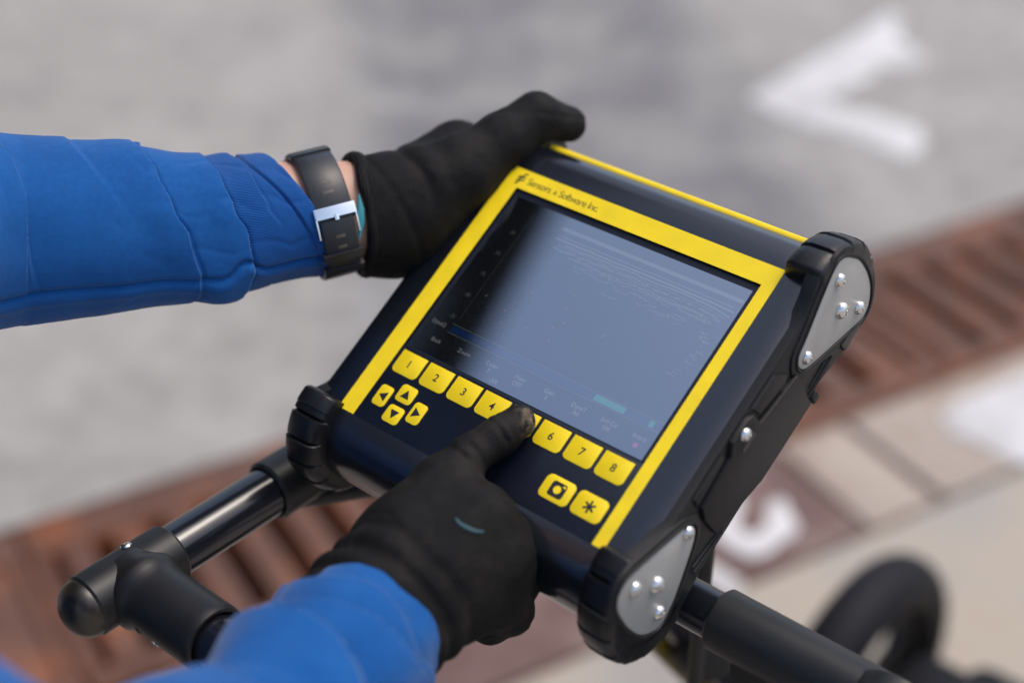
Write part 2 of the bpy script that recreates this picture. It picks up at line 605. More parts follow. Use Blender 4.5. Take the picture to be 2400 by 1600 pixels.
def glove_mat(name, axis, org, knit_len, knit_scale=900.0, dust=None):
    """Black knit near the wrist turning into matt coated rubber further down the hand."""
    m = mat(name, (0.011, 0.0105, 0.0105), 0.70, spec=0.16)
    b = m.node_tree.nodes['Principled BSDF']
    tc = N(m, 'ShaderNodeTexCoord')
    dt = N(m, 'ShaderNodeVectorMath', operation='DOT_PRODUCT')
    sb = N(m, 'ShaderNodeVectorMath', operation='SUBTRACT'); sb.inputs[1].default_value = org
    geo = N(m, 'ShaderNodeNewGeometry')
    LK(m, geo.outputs['Position'], sb.inputs[0]); LK(m, sb.outputs[0], dt.inputs[0]); dt.inputs[1].default_value = axis
    nz = N(m, 'ShaderNodeTexNoise'); nz.inputs['Scale'].default_value = 34; nz.inputs['Detail'].default_value = 8; nz.inputs['Roughness'].default_value = 0.65
    LK(m, tc.outputs['Object'], nz.inputs['Vector'])
    ad = N(m, 'ShaderNodeMath', operation='MULTIPLY_ADD'); ad.inputs[1].default_value = 0.05
    LK(m, nz.outputs['Fac'], ad.inputs[0]); LK(m, dt.outputs['Value'], ad.inputs[2])
    mr = N(m, 'ShaderNodeMapRange'); mr.inputs[1].default_value = knit_len; mr.inputs[2].default_value = knit_len + 0.02
    LK(m, ad.outputs[0], mr.inputs[0])
    sc = N(m, 'ShaderNodeMath', operation='MULTIPLY'); sc.inputs[1].default_value = knit_scale * 10
    LK(m, dt.outputs['Value'], sc.inputs[0])
    sn = N(m, 'ShaderNodeMath', operation='SINE'); LK(m, sc.outputs[0], sn.inputs[0])
    inv = N(m, 'ShaderNodeMath', operation='SUBTRACT'); inv.inputs[0].default_value = 1.0; LK(m, mr.outputs[0], inv.inputs[1])
    kb = N(m, 'ShaderNodeMath', operation='MULTIPLY'); LK(m, sn.outputs[0], kb.inputs[0]); LK(m, inv.outputs[0], kb.inputs[1])
    fz = N(m, 'ShaderNodeTexNoise'); fz.inputs['Scale'].default_value = 700; fz.inputs['Detail'].default_value = 4
    LK(m, tc.outputs['Object'], fz.inputs['Vector'])
    b1 = N(m, 'ShaderNodeBump'); b1.inputs['Strength'].default_value = 0.40; b1.inputs['Distance'].default_value = 0.0010
    LK(m, fz.outputs['Fac'], b1.inputs['Height'])
    b2 = N(m, 'ShaderNodeBump'); b2.inputs['Strength'].default_value = 0.45; b2.inputs['Distance'].default_value = 0.0005
    LK(m, kb.outputs[0], b2.inputs['Height']); LK(m, b1.outputs[0], b2.inputs['Normal'])
    n3 = N(m, 'ShaderNodeTexNoise'); n3.inputs['Scale'].default_value = 55; n3.inputs['Detail'].default_value = 3
    LK(m, tc.outputs['Object'], n3.inputs['Vector'])
    b3 = N(m, 'ShaderNodeBump'); b3.inputs['Strength'].default_value = 0.25; b3.inputs['Distance'].default_value = 0.003
    LK(m, n3.outputs['Fac'], b3.inputs['Height']); LK(m, b2.outputs[0], b3.inputs['Normal'])
    LK(m, b3.outputs[0], b.inputs['Normal'])
    c = ramp(m, nz.outputs['Fac'], [(0.32, (0.0042, 0.0040, 0.0040)), (0.52, (0.0078, 0.0072, 0.0068)), (0.70, (0.0175, 0.0148, 0.0125))])
    out = c
    if dust:
        pos, rad = dust
        ds = N(m, 'ShaderNodeVectorMath', operation='DISTANCE'); ds.inputs[1].default_value = pos
        LK(m, geo.outputs['Position'], ds.inputs[0])
        dm = N(m, 'ShaderNodeMapRange'); dm.inputs[1].default_value = rad; dm.inputs[2].default_value = rad * 0.3
        LK(m, ds.outputs['Value'], dm.inputs[0])
        dn = N(m, 'ShaderNodeMapRange'); dn.inputs[1].default_value = 0.42; dn.inputs[2].default_value = 0.68
        d3 = N(m, 'ShaderNodeTexNoise'); d3.inputs['Scale'].default_value = 260; d3.inputs['Detail'].default_value = 5
        LK(m, tc.outputs['Object'], d3.inputs['Vector']); LK(m, d3.outputs['Fac'], dn.inputs[0])
        mm = N(m, 'ShaderNodeMath', operation='MULTIPLY'); LK(m, dm.outputs[0], mm.inputs[0]); LK(m, dn.outputs[0], mm.inputs[1])
        mix = N(m, 'ShaderNodeMix', data_type='RGBA'); mix.inputs[7].default_value = (0.21, 0.165, 0.11, 1)
        LK(m, mm.outputs[0], mix.inputs[0]); LK(m, c, mix.inputs[6])
        out = mix.outputs[2]
    LK(m, out, b.inputs['Base Color'])
    return m


# ------------------------------------------------------------------ ground
GB = Vector((-0.832, 1.922, 0))          # on the far edge of the drain grate
GA = Vector((math.cos(R(30)), math.sin(R(30)), 0))   # along the drain
GN = Vector((math.sin(R(30)), -math.cos(R(30)), 0))  # across, towards the viewer


def G(a, n, z=0.0):
    return GB + GA * a + GN * n + Vector((0, 0, z))


def concrete():
    m = mat('concrete', (0.36, 0.355, 0.35), 0.85)
    b = m.node_tree.nodes['Principled BSDF']
    tc = N(m, 'ShaderNodeTexCoord')
    geo = N(m, 'ShaderNodeNewGeometry')
    n1 = N(m, 'ShaderNodeTexNoise'); n1.inputs['Scale'].default_value = 2.6; n1.inputs['Detail'].default_value = 7; n1.inputs['Roughness'].default_value = 0.68
    LK(m, geo.outputs['Position'], n1.inputs['Vector'])
    c1 = ramp(m, n1.outputs['Fac'], [(0.30, (0.240, 0.228, 0.212)), (0.5, (0.302, 0.288, 0.264)), (0.70, (0.362, 0.346, 0.320))])
    n2 = N(m, 'ShaderNodeTexNoise'); n2.inputs['Scale'].default_value = 16; n2.inputs['Detail'].default_value = 8
    LK(m, geo.outputs['Position'], n2.inputs['Vector'])
    c2 = ramp(m, n2.outputs['Fac'], [(0.3, (0.80, 0.80, 0.80)), (0.7, (1.10, 1.10, 1.10))])
    mu = N(m, 'ShaderNodeMix', data_type='RGBA', blend_type='MULTIPLY'); mu.inputs[0].default_value = 1
    LK(m, c1, mu.inputs[6]); LK(m, c2, mu.inputs[7])
    # shadow painted into the colour: blue-grey band about a metre wide with ragged sides
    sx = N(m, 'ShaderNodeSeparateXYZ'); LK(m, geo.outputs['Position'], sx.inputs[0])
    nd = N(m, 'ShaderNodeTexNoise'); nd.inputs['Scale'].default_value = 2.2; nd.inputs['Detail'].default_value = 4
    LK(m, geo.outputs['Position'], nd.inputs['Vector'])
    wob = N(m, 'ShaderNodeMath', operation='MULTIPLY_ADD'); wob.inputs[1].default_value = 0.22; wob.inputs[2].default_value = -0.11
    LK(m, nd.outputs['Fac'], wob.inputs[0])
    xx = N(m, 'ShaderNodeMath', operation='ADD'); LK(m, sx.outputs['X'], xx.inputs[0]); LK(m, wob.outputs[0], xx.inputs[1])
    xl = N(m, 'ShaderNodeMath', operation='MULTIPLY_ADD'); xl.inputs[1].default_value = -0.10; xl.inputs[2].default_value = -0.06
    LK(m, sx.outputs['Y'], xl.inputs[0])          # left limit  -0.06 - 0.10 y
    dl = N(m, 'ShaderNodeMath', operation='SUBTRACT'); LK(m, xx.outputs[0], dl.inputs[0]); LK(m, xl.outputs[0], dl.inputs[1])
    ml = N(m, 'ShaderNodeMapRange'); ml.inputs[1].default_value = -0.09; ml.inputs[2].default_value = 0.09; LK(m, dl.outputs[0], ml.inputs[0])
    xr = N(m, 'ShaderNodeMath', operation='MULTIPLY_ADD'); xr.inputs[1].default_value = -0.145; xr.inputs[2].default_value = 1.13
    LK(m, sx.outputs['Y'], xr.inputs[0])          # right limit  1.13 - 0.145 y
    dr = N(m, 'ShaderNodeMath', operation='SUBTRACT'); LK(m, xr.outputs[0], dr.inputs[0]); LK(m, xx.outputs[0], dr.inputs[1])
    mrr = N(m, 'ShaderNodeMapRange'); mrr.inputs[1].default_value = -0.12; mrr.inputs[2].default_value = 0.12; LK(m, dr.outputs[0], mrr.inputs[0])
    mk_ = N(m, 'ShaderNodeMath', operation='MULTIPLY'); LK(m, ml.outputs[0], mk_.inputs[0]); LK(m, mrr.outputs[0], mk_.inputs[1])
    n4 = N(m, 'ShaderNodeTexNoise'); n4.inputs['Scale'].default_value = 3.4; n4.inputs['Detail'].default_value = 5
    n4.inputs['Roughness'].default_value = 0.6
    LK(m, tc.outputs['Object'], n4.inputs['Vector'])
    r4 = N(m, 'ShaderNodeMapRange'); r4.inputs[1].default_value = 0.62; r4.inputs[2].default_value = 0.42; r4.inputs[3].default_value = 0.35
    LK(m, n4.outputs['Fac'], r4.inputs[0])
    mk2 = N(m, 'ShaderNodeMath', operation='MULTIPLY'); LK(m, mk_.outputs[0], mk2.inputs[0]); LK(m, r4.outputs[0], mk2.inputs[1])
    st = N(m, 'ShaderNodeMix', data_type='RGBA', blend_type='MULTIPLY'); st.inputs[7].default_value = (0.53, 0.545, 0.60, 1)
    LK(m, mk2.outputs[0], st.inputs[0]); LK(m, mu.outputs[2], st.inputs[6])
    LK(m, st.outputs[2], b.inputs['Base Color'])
    bp = N(m, 'ShaderNodeBump'); bp.inputs['Strength'].default_value = 0.35; bp.inputs['Distance'].default_value = 0.004
    n5 = N(m, 'ShaderNodeTexNoise'); n5.inputs['Scale'].default_value = 180; n5.inputs['Detail'].default_value = 4
    LK(m, geo.outputs['Position'], n5.inputs['Vector'])
    LK(m, n5.outputs['Fac'], bp.inputs['Height']); LK(m, bp.outputs[0], b.inputs['Normal'])
    return m


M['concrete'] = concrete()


def rusty(name, top, side):
    """Cast iron: worn top faces, orange rust on the cut sides."""
    m = mat(name, top, 0.7)
    b = m.node_tree.nodes['Principled BSDF']
    geo = N(m, 'ShaderNodeNewGeometry')
    sx = N(m, 'ShaderNodeSeparateXYZ'); LK(m, geo.outputs['Normal'], sx.inputs[0])
    mr = N(m, 'ShaderNodeMapRange'); mr.inputs[1].default_value = 0.3; mr.inputs[2].default_value = 0.9
    LK(m, sx.outputs['Z'], mr.inputs[0])
    n1 = N(m, 'ShaderNodeTexNoise'); n1.inputs['Scale'].default_value = 9; n1.inputs['Detail'].default_value = 8
    LK(m, geo.outputs['Position'], n1.inputs['Vector'])
    ct = ramp(m, n1.outputs['Fac'], [(0.3, tuple(c * 0.72 for c in top)), (0.52, top), (0.75, (side[0] * 0.72 + top[0] * 0.3, side[1] * 0.75 + top[1] * 0.3, side[2] * 0.8 + top[2] * 0.25))])
    cs = ramp(m, n1.outputs['Fac'], [(0.3, tuple(c * 0.5 for c in side)), (0.7, tuple(c * 1.2 for c in side))])
    mx = N(m, 'ShaderNodeMix', data_type='RGBA'); LK(m, mr.outputs[0], mx.inputs[0]); LK(m, cs, mx.inputs[6]); LK(m, ct, mx.inputs[7])
    LK(m, mx.outputs[2], b.inputs['Base Color'])
    n5 = N(m, 'ShaderNodeTexNoise'); n5.inputs['Scale'].default_value = 160; n5.inputs['Detail'].default_value = 4
    LK(m, geo.outputs['Position'], n5.inputs['Vector'])
    bp = N(m, 'ShaderNodeBump'); bp.inputs['Strength'].default_value = 0.4; bp.inputs['Distance'].default_value = 0.003
    LK(m, n5.outputs['Fac'], bp.inputs['Height']); LK(m, bp.outputs[0], b.inputs['Normal'])
    return m


M['rust'] = rusty('rusty_cast_iron', (0.112, 0.048, 0.029), (0.26, 0.070, 0.016))
M['pit'] = mat('drain_pit', (0.040, 0.016, 0.010), 0.9, var=0.3)


def paver_mat(name, col, blotch):
    m = mat(name, col, 0.8)
    b = m.node_tree.nodes['Principled BSDF']
    geo = N(m, 'ShaderNodeNewGeometry')
    n1 = N(m, 'ShaderNodeTexNoise'); n1.inputs['Scale'].default_value = 7; n1.inputs['Detail'].default_value = 7
    LK(m, geo.outputs['Position'], n1.inputs['Vector'])
    c = ramp(m, n1.outputs['Fac'], [(0.30, blotch), (0.50, col), (0.72, tuple(0.55 * q + 0.45 * w_ for q, w_ in zip(col, (0.34, 0.29, 0.245))))])
    LK(m, c, b.inputs['Base Color'])
    n5 = N(m, 'ShaderNodeTexNoise'); n5.inputs['Scale'].default_value = 220
    LK(m, geo.outputs['Position'], n5.inputs['Vector'])
    bp = N(m, 'ShaderNodeBump'); bp.inputs['Strength'].default_value = 0.3; bp.inputs['Distance'].default_value = 0.003
    LK(m, n5.outputs['Fac'], bp.inputs['Height']); LK(m, bp.outputs[0], b.inputs['Normal'])
    return m


M['paver_red'] = paver_mat('mauve_brown_paver', (0.150, 0.092, 0.080), (0.095, 0.052, 0.043))
M['paver_sand'] = paver_mat('sand_paver', (0.36, 0.300, 0.245), (0.275, 0.205, 0.160))
M['apron'] = paver_mat('warm_concrete', (0.315, 0.285, 0.250), (0.255, 0.235, 0.215))
_a = M['apron']
_ag = N(_a, 'ShaderNodeNewGeometry')
_an = N(_a, 'ShaderNodeTexNoise'); _an.inputs['Scale'].default_value = 2.4; _an.inputs['Detail'].default_value = 6
LK(_a, _ag.outputs['Position'], _an.inputs['Vector'])
_ac = ramp(_a, _an.outputs['Fac'], [(0.30, (0.245, 0.230, 0.215)), (0.46, (0.315, 0.292, 0.262)), (0.58, (0.365, 0.315, 0.250)), (0.70, (0.33, 0.262, 0.190))])
LK(_a, _ac, _a.node_tree.nodes['Principled BSDF'].inputs['Base Color'])
M['joint'] = mat('brown_joint', (0.165, 0.115, 0.090), 0.9, var=0.25, varscale=20)

GRW = 0.43      # drain width
TRN = 0.715     # near edge of the paver course
FAR = 900.0


def sheet(name, mat_, a0, a1, n0, n1, z, parent=None):
    return mk(name, [G(a0, n0, z), G(a1, n0, z), G(a1, n1, z), G(a0, n1, z)], [(0, 3, 2, 1)], mat_, parent)


gr = empty('ground')
tag(gr, kind='structure')
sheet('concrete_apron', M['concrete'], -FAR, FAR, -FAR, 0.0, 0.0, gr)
sheet('concrete_apron', M['apron'], -FAR, FAR, TRN, FAR, 0.0, gr)
mb = MB()
mb.add([G(-FAR, 0, 0), G(FAR, 0, 0), G(FAR, 0, -0.12), G(-FAR, 0, -0.12), G(FAR, GRW, -0.12), G(-FAR, GRW, -0.12), G(FAR, GRW, -0.012), G(-FAR, GRW, -0.012)],
       [(0, 1, 2, 3), (3, 2, 4, 5), (5, 4, 6, 7)])
mb.build('drain_channel', M['pit'], gr, smooth=False)
sheet('paving_bed', M['joint'], -FAR, FAR, GRW, TRN, -0.012, gr)

# the strip of pavers beside the drain
pv = empty('paving_strip')
tag(pv, kind='structure')
bounds = [(-1.62, -1.28, 's'), (-1.28, -0.94, 'r'), (-0.94, -0.60, 'r'), (-0.60, -0.26, 'r'), (-0.26, 0.08, 'r'), (0.08, 0.42, 'r'), (0.42, 0.76, 'r'), (0.76, 1.225, 'r'),
          (1.225, 1.385, 's'), (1.385, 1.86, 's'), (1.86, 2.2, 's'), (2.2, 2.54, 'r'), (2.54, 2.88, 's'), (2.88, 3.22, 's')]
for a0, a1, k in bounds:
    g = 0.011 if k == 's' else 0.006
    pts = rrect(a0 + g, GRW + 0.022, a1 - g, TRN - 0.016, 0.008, 3)
    MB().prism(pts, -0.02, random.uniform(-0.001, 0.002), 0.004, fr=lambda a, n, h: G(a, n, h)).build('paver', M['paver_red' if k == 'r' else 'paver_sand'], pv)


def grate(a0, a1, pitch, label, solid=False):
    c = G((a0 + a1) / 2, GRW / 2)
    root = empty('drain_grate', c)
    tag(root, label, 'drain grate', 'rusty drain grates in a line')
    fr = lambda a, n, h: G(a, n, h) - c
    def B(aa, bb, n0, n1, z0, z1, name, bev=0.004):
        return MB().prism([(aa, n0), (bb, n0), (bb, n1), (aa, n1)], z0, z1, bev, fr=fr).build(name, M['rust'], root)
    g = 0.003
    B(a0 + g, a1 - g, 0.004, 0.088, -0.05, 0.001, 'frame_rail')
    B(a0 + g, a1 - g, GRW - 0.052, GRW - 0.004, -0.05, 0.001, 'frame_rail')
    B(a0 + g, a0 + 0.03, 0.090, GRW - 0.054, -0.05, 0.0005, 'end_rail')
    B(a1 - 0.03, a1 - g, 0.090, GRW - 0.054, -0.05, 0.0005, 'end_rail')
    if solid:
        B(a0 + 0.032, a1 - 0.032, 0.090, GRW - 0.054, -0.02, -0.003, 'cover_plate')
        return root
    n = max(1, int(round((a1 - a0 - 0.06) / pitch)))
    st = (a1 - a0 - 0.06) / n
    first = None
    for k in range(n):
        aa = a0 + 0.03 + st * (k + 0.5)
        w = st * 0.292
        if first is None:
            first = MB().prism([(-w, 0.090), (w, 0.090), (w, GRW - 0.054), (-w, GRW - 0.054)], -0.045, 0.0, 0.005,
                               fr=lambda a, nn, h: GA * a + GN * (nn - GRW / 2) + Vector((0, 0, h))).build('bar', M['rust'], root)
            first.location = GA * (aa - (a0 + a1) / 2)
        else:
            link_copy(first, 'bar', root, GA * (aa - (a0 + a1) / 2))
    return root


grate(-0.92, -0.46, 0.083, 'rusty slotted drain grate farthest left along the channel')
grate(-0.46, 0.022, 0.083, 'solid rusty drain cover plate at the lower left behind the handle joint', solid=True)
grate(0.022, 0.60, 0.083, 'rusty slotted drain grate below the left handle tube')
grate(0.60, 1.13, 0.106, 'rusty slotted drain grate hidden below the yellow framed display')
grate(1.13, 1.66, 0.106, 'rusty slotted drain grate showing just right of the display end cap')
grate(1.66, 2.24, 0.112, 'rusty slotted drain grate at the right edge below the white arrow')
grate(2.24, 2.8, 0.112, 'rusty slotted drain grate farthest right along the channel')

# painted marks
def paint_poly(name, pts, label, z=0.004, thin=0.0):
    ar = sum(pts[i][0] * pts[(i + 1) % len(pts)][1] - pts[(i + 1) % len(pts)][0] * pts[i][1] for i in range(len(pts)))
    if ar < 0:
        pts = pts[::-1]
    if thin:
        pts = inset(pts, thin)
    rg = []
    for i in range(len(pts)):
        p, q = Vector(pts[i]), Vector(pts[(i + 1) % len(pts)])
        m_ = max(1, int((q - p).length / 0.012))
        for k in range(m_):
            w_ = p.lerp(q, k / m_)
            rg.append((w_.x + 0.014 * noise.noise(Vector((w_.x * 22, w_.y * 22, 1.0))), w_.y + 0.014 * noise.noise(Vector((w_.x * 22, w_.y * 22, 5.0)))))
    pts = rg
    c = Vector((sum(p[0] for p in pts) / len(pts), sum(p[1] for p in pts) / len(pts), 0))
    o = MB().prism([(p[0] - c.x, p[1] - c.y) for p in pts], 0.0005, z, 0.001).build(name, M['paint'], None)
    o.location = c
    return tag(o, label, 'paint mark')


def stroke(pts, w0):
    """Closed outline of a fat brush stroke through pts with a rounded start and end."""
    pts = [Vector((p[0], p[1])) for p in pts]
    L, Rr = [], []
    n = len(pts)
    ws = w0 if isinstance(w0, list) else [w0] * n
    for i in range(n):
        t = (pts[min(i + 1, n - 1)] - pts[max(i - 1, 0)]).normalized()
        q = Vector((-t.y, t.x))
        L.append(pts[i] + q * ws[i]); Rr.append(pts[i] - q * ws[i])
    t0 = (pts[0] - pts[1]).normalized(); t1 = (pts[-1] - pts[-2]).normalized()
    cap0 = [pts[0] + (Vector((-t0.y, t0.x)) * math.cos(a) + t0 * math.sin(a)) * ws[0] for a in [math.pi * k / 6 for k in range(1, 6)]]
    cap1 = [pts[-1] + (Vector((-t1.y, t1.x)) * math.cos(a) + t1 * math.sin(a)) * ws[-1] for a in [math.pi * k / 6 for k in range(1, 6)]]
    out = L + cap1[::-1] + Rr[::-1] + cap0[::-1]
    # order caps consistently
    out = L + sorted(cap1, key=lambda p: (p - L[-1]).length) + Rr[::-1] + sorted(cap0, key=lambda p: (p - Rr[0]).length)
    return [(p.x, p.y) for p in out]


def catmull(pts, n):
    pts = [np.array(p, float) for p in pts]
    q = [2 * pts[0] - pts[1]] + pts + [2 * pts[-1] - pts[-2]]
    out = []
    m = len(pts) - 1
    for i in range(n):
        s = i / (n - 1) * m
        k = min(int(s), m - 1)
        t = s - k
        a, b, c, d = q[k], q[k + 1], q[k + 2], q[k + 3]
        out.append(0.5 * ((2 * b) + (-a + c) * t + (2 * a - 5 * b + 4 * c - d) * t * t + (-a + 3 * b - 3 * c + d) * t ** 3))
    return out


arrow = [(0.602, 3.648), (0.78, 3.86), (0.95, 4.06), (1.075, 4.235), (1.110, 4.225), (1.125, 4.16), (1.088, 4.05), (1.10, 3.98), (1.128, 3.90), (1.105, 3.815), (1.06, 3.79),
         (0.995, 3.80), (0.93, 3.72), (0.868, 3.655), (0.805, 3.625), (0.83, 3.585), (0.92, 3.52), (1.004, 3.455), (1.018, 3.37), (0.975, 3.285), (0.93, 3.262), (0.86, 3.325), (0.74, 3.425), (0.635, 3.525), (0.597, 3.59)]
paint_poly('painted_arrow', arrow, 'white painted arrowhead on the concrete at the upper right, pointing left', thin=0.016)
GPT = lambda a, n: (G(a, n).x, G(a, n).y)
paint_poly('painted_mark', stroke([tuple(q) for q in catmull([GPT(1.135, 0.470), GPT(1.085, 0.512), GPT(1.030, 0.570), GPT(1.018, 0.618), GPT(1.050, 0.645), GPT(1.105, 0.625), GPT(1.130, 0.590)], 26)], 0.025),
           'white painted hook on the mauve paver just right of the display')
paint_poly('painted_mark', stroke([tuple(q) for q in catmull([GPT(0.90, 0.60), GPT(0.935, 0.66), GPT(0.945, 0.70)], 8)], 0.024),
           'small white painted stroke left of the painted hook, behind the cart post')
paint_poly('painted_mark', [(0.768, 2.208), (0.776, 2.245), (0.807, 2.280), (0.843, 2.304), (0.896, 2.334), (0.956, 2.369), (1.035, 2.406), (1.075, 2.385), (1.05, 2.33), (0.985, 2.30), (0.965, 2.265),
                            (0.985, 2.20), (0.975, 2.13), (0.935, 2.098), (0.881, 2.098), (0.850, 2.11), (0.836, 2.150), (0.809, 2.163), (0.780, 2.174)],
           'thick white painted patch on the sand paver at the right edge')

# ------------------------------------------------------------------ tall dark building (seen mirrored in the screen)
bn = Vector((math.sin(R(-36.5)), math.cos(R(-36.5)), 0))
bt = Vector((bn.y, -bn.x, 0))
BD = 11.0
BH = 1.15 + 1.562 * (BD - 0.6)
b0 = bn * BD
bl = empty('building', b0)
tag(bl, 'tall dark building across the square, mirrored in the display screen', 'building')
fb = lambda a, h, d: bt * a + bn * d + Vector((0, 0, h))
A0, A1 = -15.0, 2.4
w = MB()
v = [fb(A0, 0, 0), fb(A1, 0, 0), fb(A1, BH, 0), fb(A0, BH, 0), fb(A0, 0, 9), fb(A1, 0, 9), fb(A1, BH, 9), fb(A0, BH, 9)]
w.add(v, [(0, 1, 2, 3), (5, 4, 7, 6), (1, 5, 6, 2), (4, 0, 3, 7), (3, 2, 6, 7)])
w.build('wall', M['facade'], bl, smooth=False)
mb = MB()
for (aa, bb, hh0, hh1, dd) in ((A0 - 0.2, A1 + 0.2, BH - 0.5, BH + 0.02, -0.25),):
    mb.prism([(aa, dd), (bb, dd), (bb, 0.0), (aa, 0.0)], hh0, hh1, fr=lambda a, d, h: fb(a, h, d - 0.003))
mb.build('cornice', M['facade'], bl, smooth=False)
win = pan = None
for i in range(9):
    for j in range(5):
        a, h = A0 + 1.1 + i * 1.85, 1.2 + j * 3.3
        if win is None:
            mb = MB()
            for (x0, x1, y0, y1) in ((0, 1.1, 0, 0.08), (0, 1.1, 1.92, 2.0), (0, 0.08, 0.08, 1.92), (1.02, 1.1, 0.08, 1.92), (0.51, 0.59, 0.08, 1.92)):
                mb.prism([(x0, y0), (x1, y0), (x1, y1), (x0, y1)], 0, -0.06, fr=fb)
            win = mb.build('window', M['frame'], bl, smooth=False)
            win.location = fb(a, h, -0.003)
            pan = MB().prism([(0.04, 0.04), (1.06, 0.04), (1.06, 1.96), (0.04, 1.96)], 0, -0.02, fr=fb).build('pane', M['pane'], win, smooth=False)
        else:
            c = link_copy(win, 'window', bl, fb(a, h, -0.003))
            link_copy(pan, 'pane', c)

# ------------------------------------------------------------------ push cart
TA = P(510, 1227, 0.93)                    # on the left handle tube
XB = P(1620, 1412, 0.872)                  # on the cross bar, right of the display
XB.z = TA.z
CART = Vector((0.22, 1.0, 0))
ct = empty('survey_cart', CART)
tag(ct, 'black tubular push cart carrying the yellow framed display', 'cart')


def cpart(mb, name, m, parent=ct, **k):
    return mb.build(name, m, parent, off=CART, **k)


def sleeve(mb, p, d, s0, s1, r, ri, lip=0.002):
    d = Vector(d).normalized()
    prof = [(ri, s0 + 0.004), (r - lip, s0), (r, s0 + lip), (r, s1 - lip), (r - lip, s1), (ri, s1 - 0.004)]
    return mb.lathe(prof, p, d, 48)


UPZ = Vector((0, 0, 1))
cpart(MB().tube([TA + HD * -0.05, TA + HD * 0.34], 0.0160, 48), 'handle_tube', M['tube'])
TJ = TA + HD * -0.0655
mb = MB()
sleeve(mb, TA, HD, -0.0970, -0.0345, 0.0190, 0.0155)
tee = cpart(mb, 'tee_joint', M['fitting'])
mb = MB()
prof = [(0.0206 + 0.0035 * math.exp(-((h - 0.016) / 0.006) ** 2), h) for h in np.linspace(0.0, 0.074, 22)]
prof += [(0.0198, 0.0765), (0.0178, 0.0768), (0.0172, 0.070)]
mb.lathe(prof, TJ, EX, 96)
cpart(mb, 'tee_branch', M['fitting'], tee)
dome = [(0.0176 * math.cos(a), -0.0972 - 0.0135 * math.sin(a)) for a in np.linspace(0, math.pi / 2 - 0.01, 12)]
cpart(MB().lathe([(0.0176, -0.092)] + dome, TA, HD, 48), 'end_cap', M['dusty'])
cpart(MB().tube([TJ + EX * 0.03, TJ + EX * 0.42], 0.0158, 40), 'grip_bar', M['tube'])
sd_ = (UPZ * 0.9 - EX * 0.35).normalized()
sc = TA + HD * -0.060 + sd_ * 0.0188
cpart(MB().lathe([(0.0032, -0.001), (0.0034, 0.0006), (0.0028, 0.0014), (0.0014, 0.0015), (0.0013, 0.0004)], sc, sd_, 20), 'set_screw', M['screw'])
for k, s in enumerate((0.022, 0.031, 0.046)):
    dirn = (-HD * 0.93 - UPZ * 0.36).normalized()
    cpart(MB().lathe([(0.0024, -0.002), (0.0026, 0.0004), (0.0017, 0.0007), (0.0012, -0.0004)], TJ + EX * s + dirn * 0.0204, dirn, 16), 'set_screw', M['ink'] if k < 2 else M['screw'])
# sleeve under the left corner of the display and the brace behind it
mb = MB()
sleeve(mb, TA, HD, 0.040, 0.118, 0.0195, 0.0158)
cpart(mb, 'sleeve_fitting', M['fitting'])
cpart(MB().tube([P(690, 1165, 0.985), P(790, 1150, 0.99), P(900, 1135, 0.992), P(1080, 1190, 0.97)], 0.0075, 20), 'mount_brace', M['fitting'])
# cross bar and right-hand joint
xl = (TA + HD * 0.14 - XB).dot(EX)
cpart(MB().tube([XB + EX * xl, XB + EX * 0.09], 0.0142, 40), 'cross_bar', M['tube'])
mb = MB()
sleeve(mb, XB, EX, 0.0185, 0.150, 0.0184, 0.0145)
rs = cpart(mb, 'sleeve_fitting', M['fitting'])
TR_ = XB + EX * 0.128
mb = MB()
mb.lathe([(0.0265, 0.0), (0.0255, 0.006), (0.0228, 0.014), (0.0222, 0.03), (0.0222, 0.075), (0.021, 0.078), (0.0165, 0.079)], TR_, -HD, 48)
cpart(mb, 'tee_branch', M['fitting'], rs)
cpart(MB().tube([TR_ - HD * 0.05, TR_ - HD * 0.30], 0.0160, 40), 'handle_tube', M['tube'])
# gusset plate below the right-hand sleeve
fr = lambda a, h, t: XB + EX * a + UPZ * h + HD * t
cpart(MB().prism([(0.030, -0.012), (0.125, -0.012), (0.125, -0.17), (0.052, -0.17), (0.034, -0.05)], -0.004, 0.004, 0.001, fr=fr), 'gusset_plate', M['blackpl'])
# thin vertical post behind the cross bar
vp = P(1642, 1440, 1.0)
cpart(MB().tube([Vector((vp.x, vp.y, 0.18)), Vector((vp.x, vp.y, 1.06))], 0.0054, 16), 'post', M['fitting'])
# slanting struts from the mount down to the axle
st0 = XB + EX * -0.105 + UPZ * -0.01 + HD * 0.03
for dx, nm in ((0.0, 'strut'), (0.26, 'strut')):
    e0, e1 = st0 + EX * dx * 0.4, Vector((0.38, 1.2, 0.20)) + EX * dx
    if dx > 0:
        e0 = XB + EX * 0.13 + UPZ * -0.015
        e1 = Vector((0.38, 1.2, 0.20)) + EX * 0.34
    cpart(MB().tube([e0, e1], 0.0150, 24), nm, M['tube'])
d_ = (Vector((0.38, 1.2, 0.20)) - st0).normalized()
offv = (Vector((-0.75, -0.2, -0.3))).normalized()
offv = (offv - d_ * offv.dot(d_)).normalized()
cpart(MB().tube([st0 + offv * 0.022 + d_ * 0.02, st0 + d_ * 0.75 + offv * 0.022], 0.0085, 16), 'added_reflection_tube', M['reflectiontube'])  # added tube standing for the yellow reflection along the dark strut's edge
kb = st0 + d_ * 0.285
cpart(MB().lathe([(0.012, 0), (0.024, 0.006), (0.026, 0.02), (0.022, 0.032), (0.010, 0.036)], kb, (EX - HD * 0.4 + UPZ * 0.3), 24), 'clamp_knob', M['blackpl'])


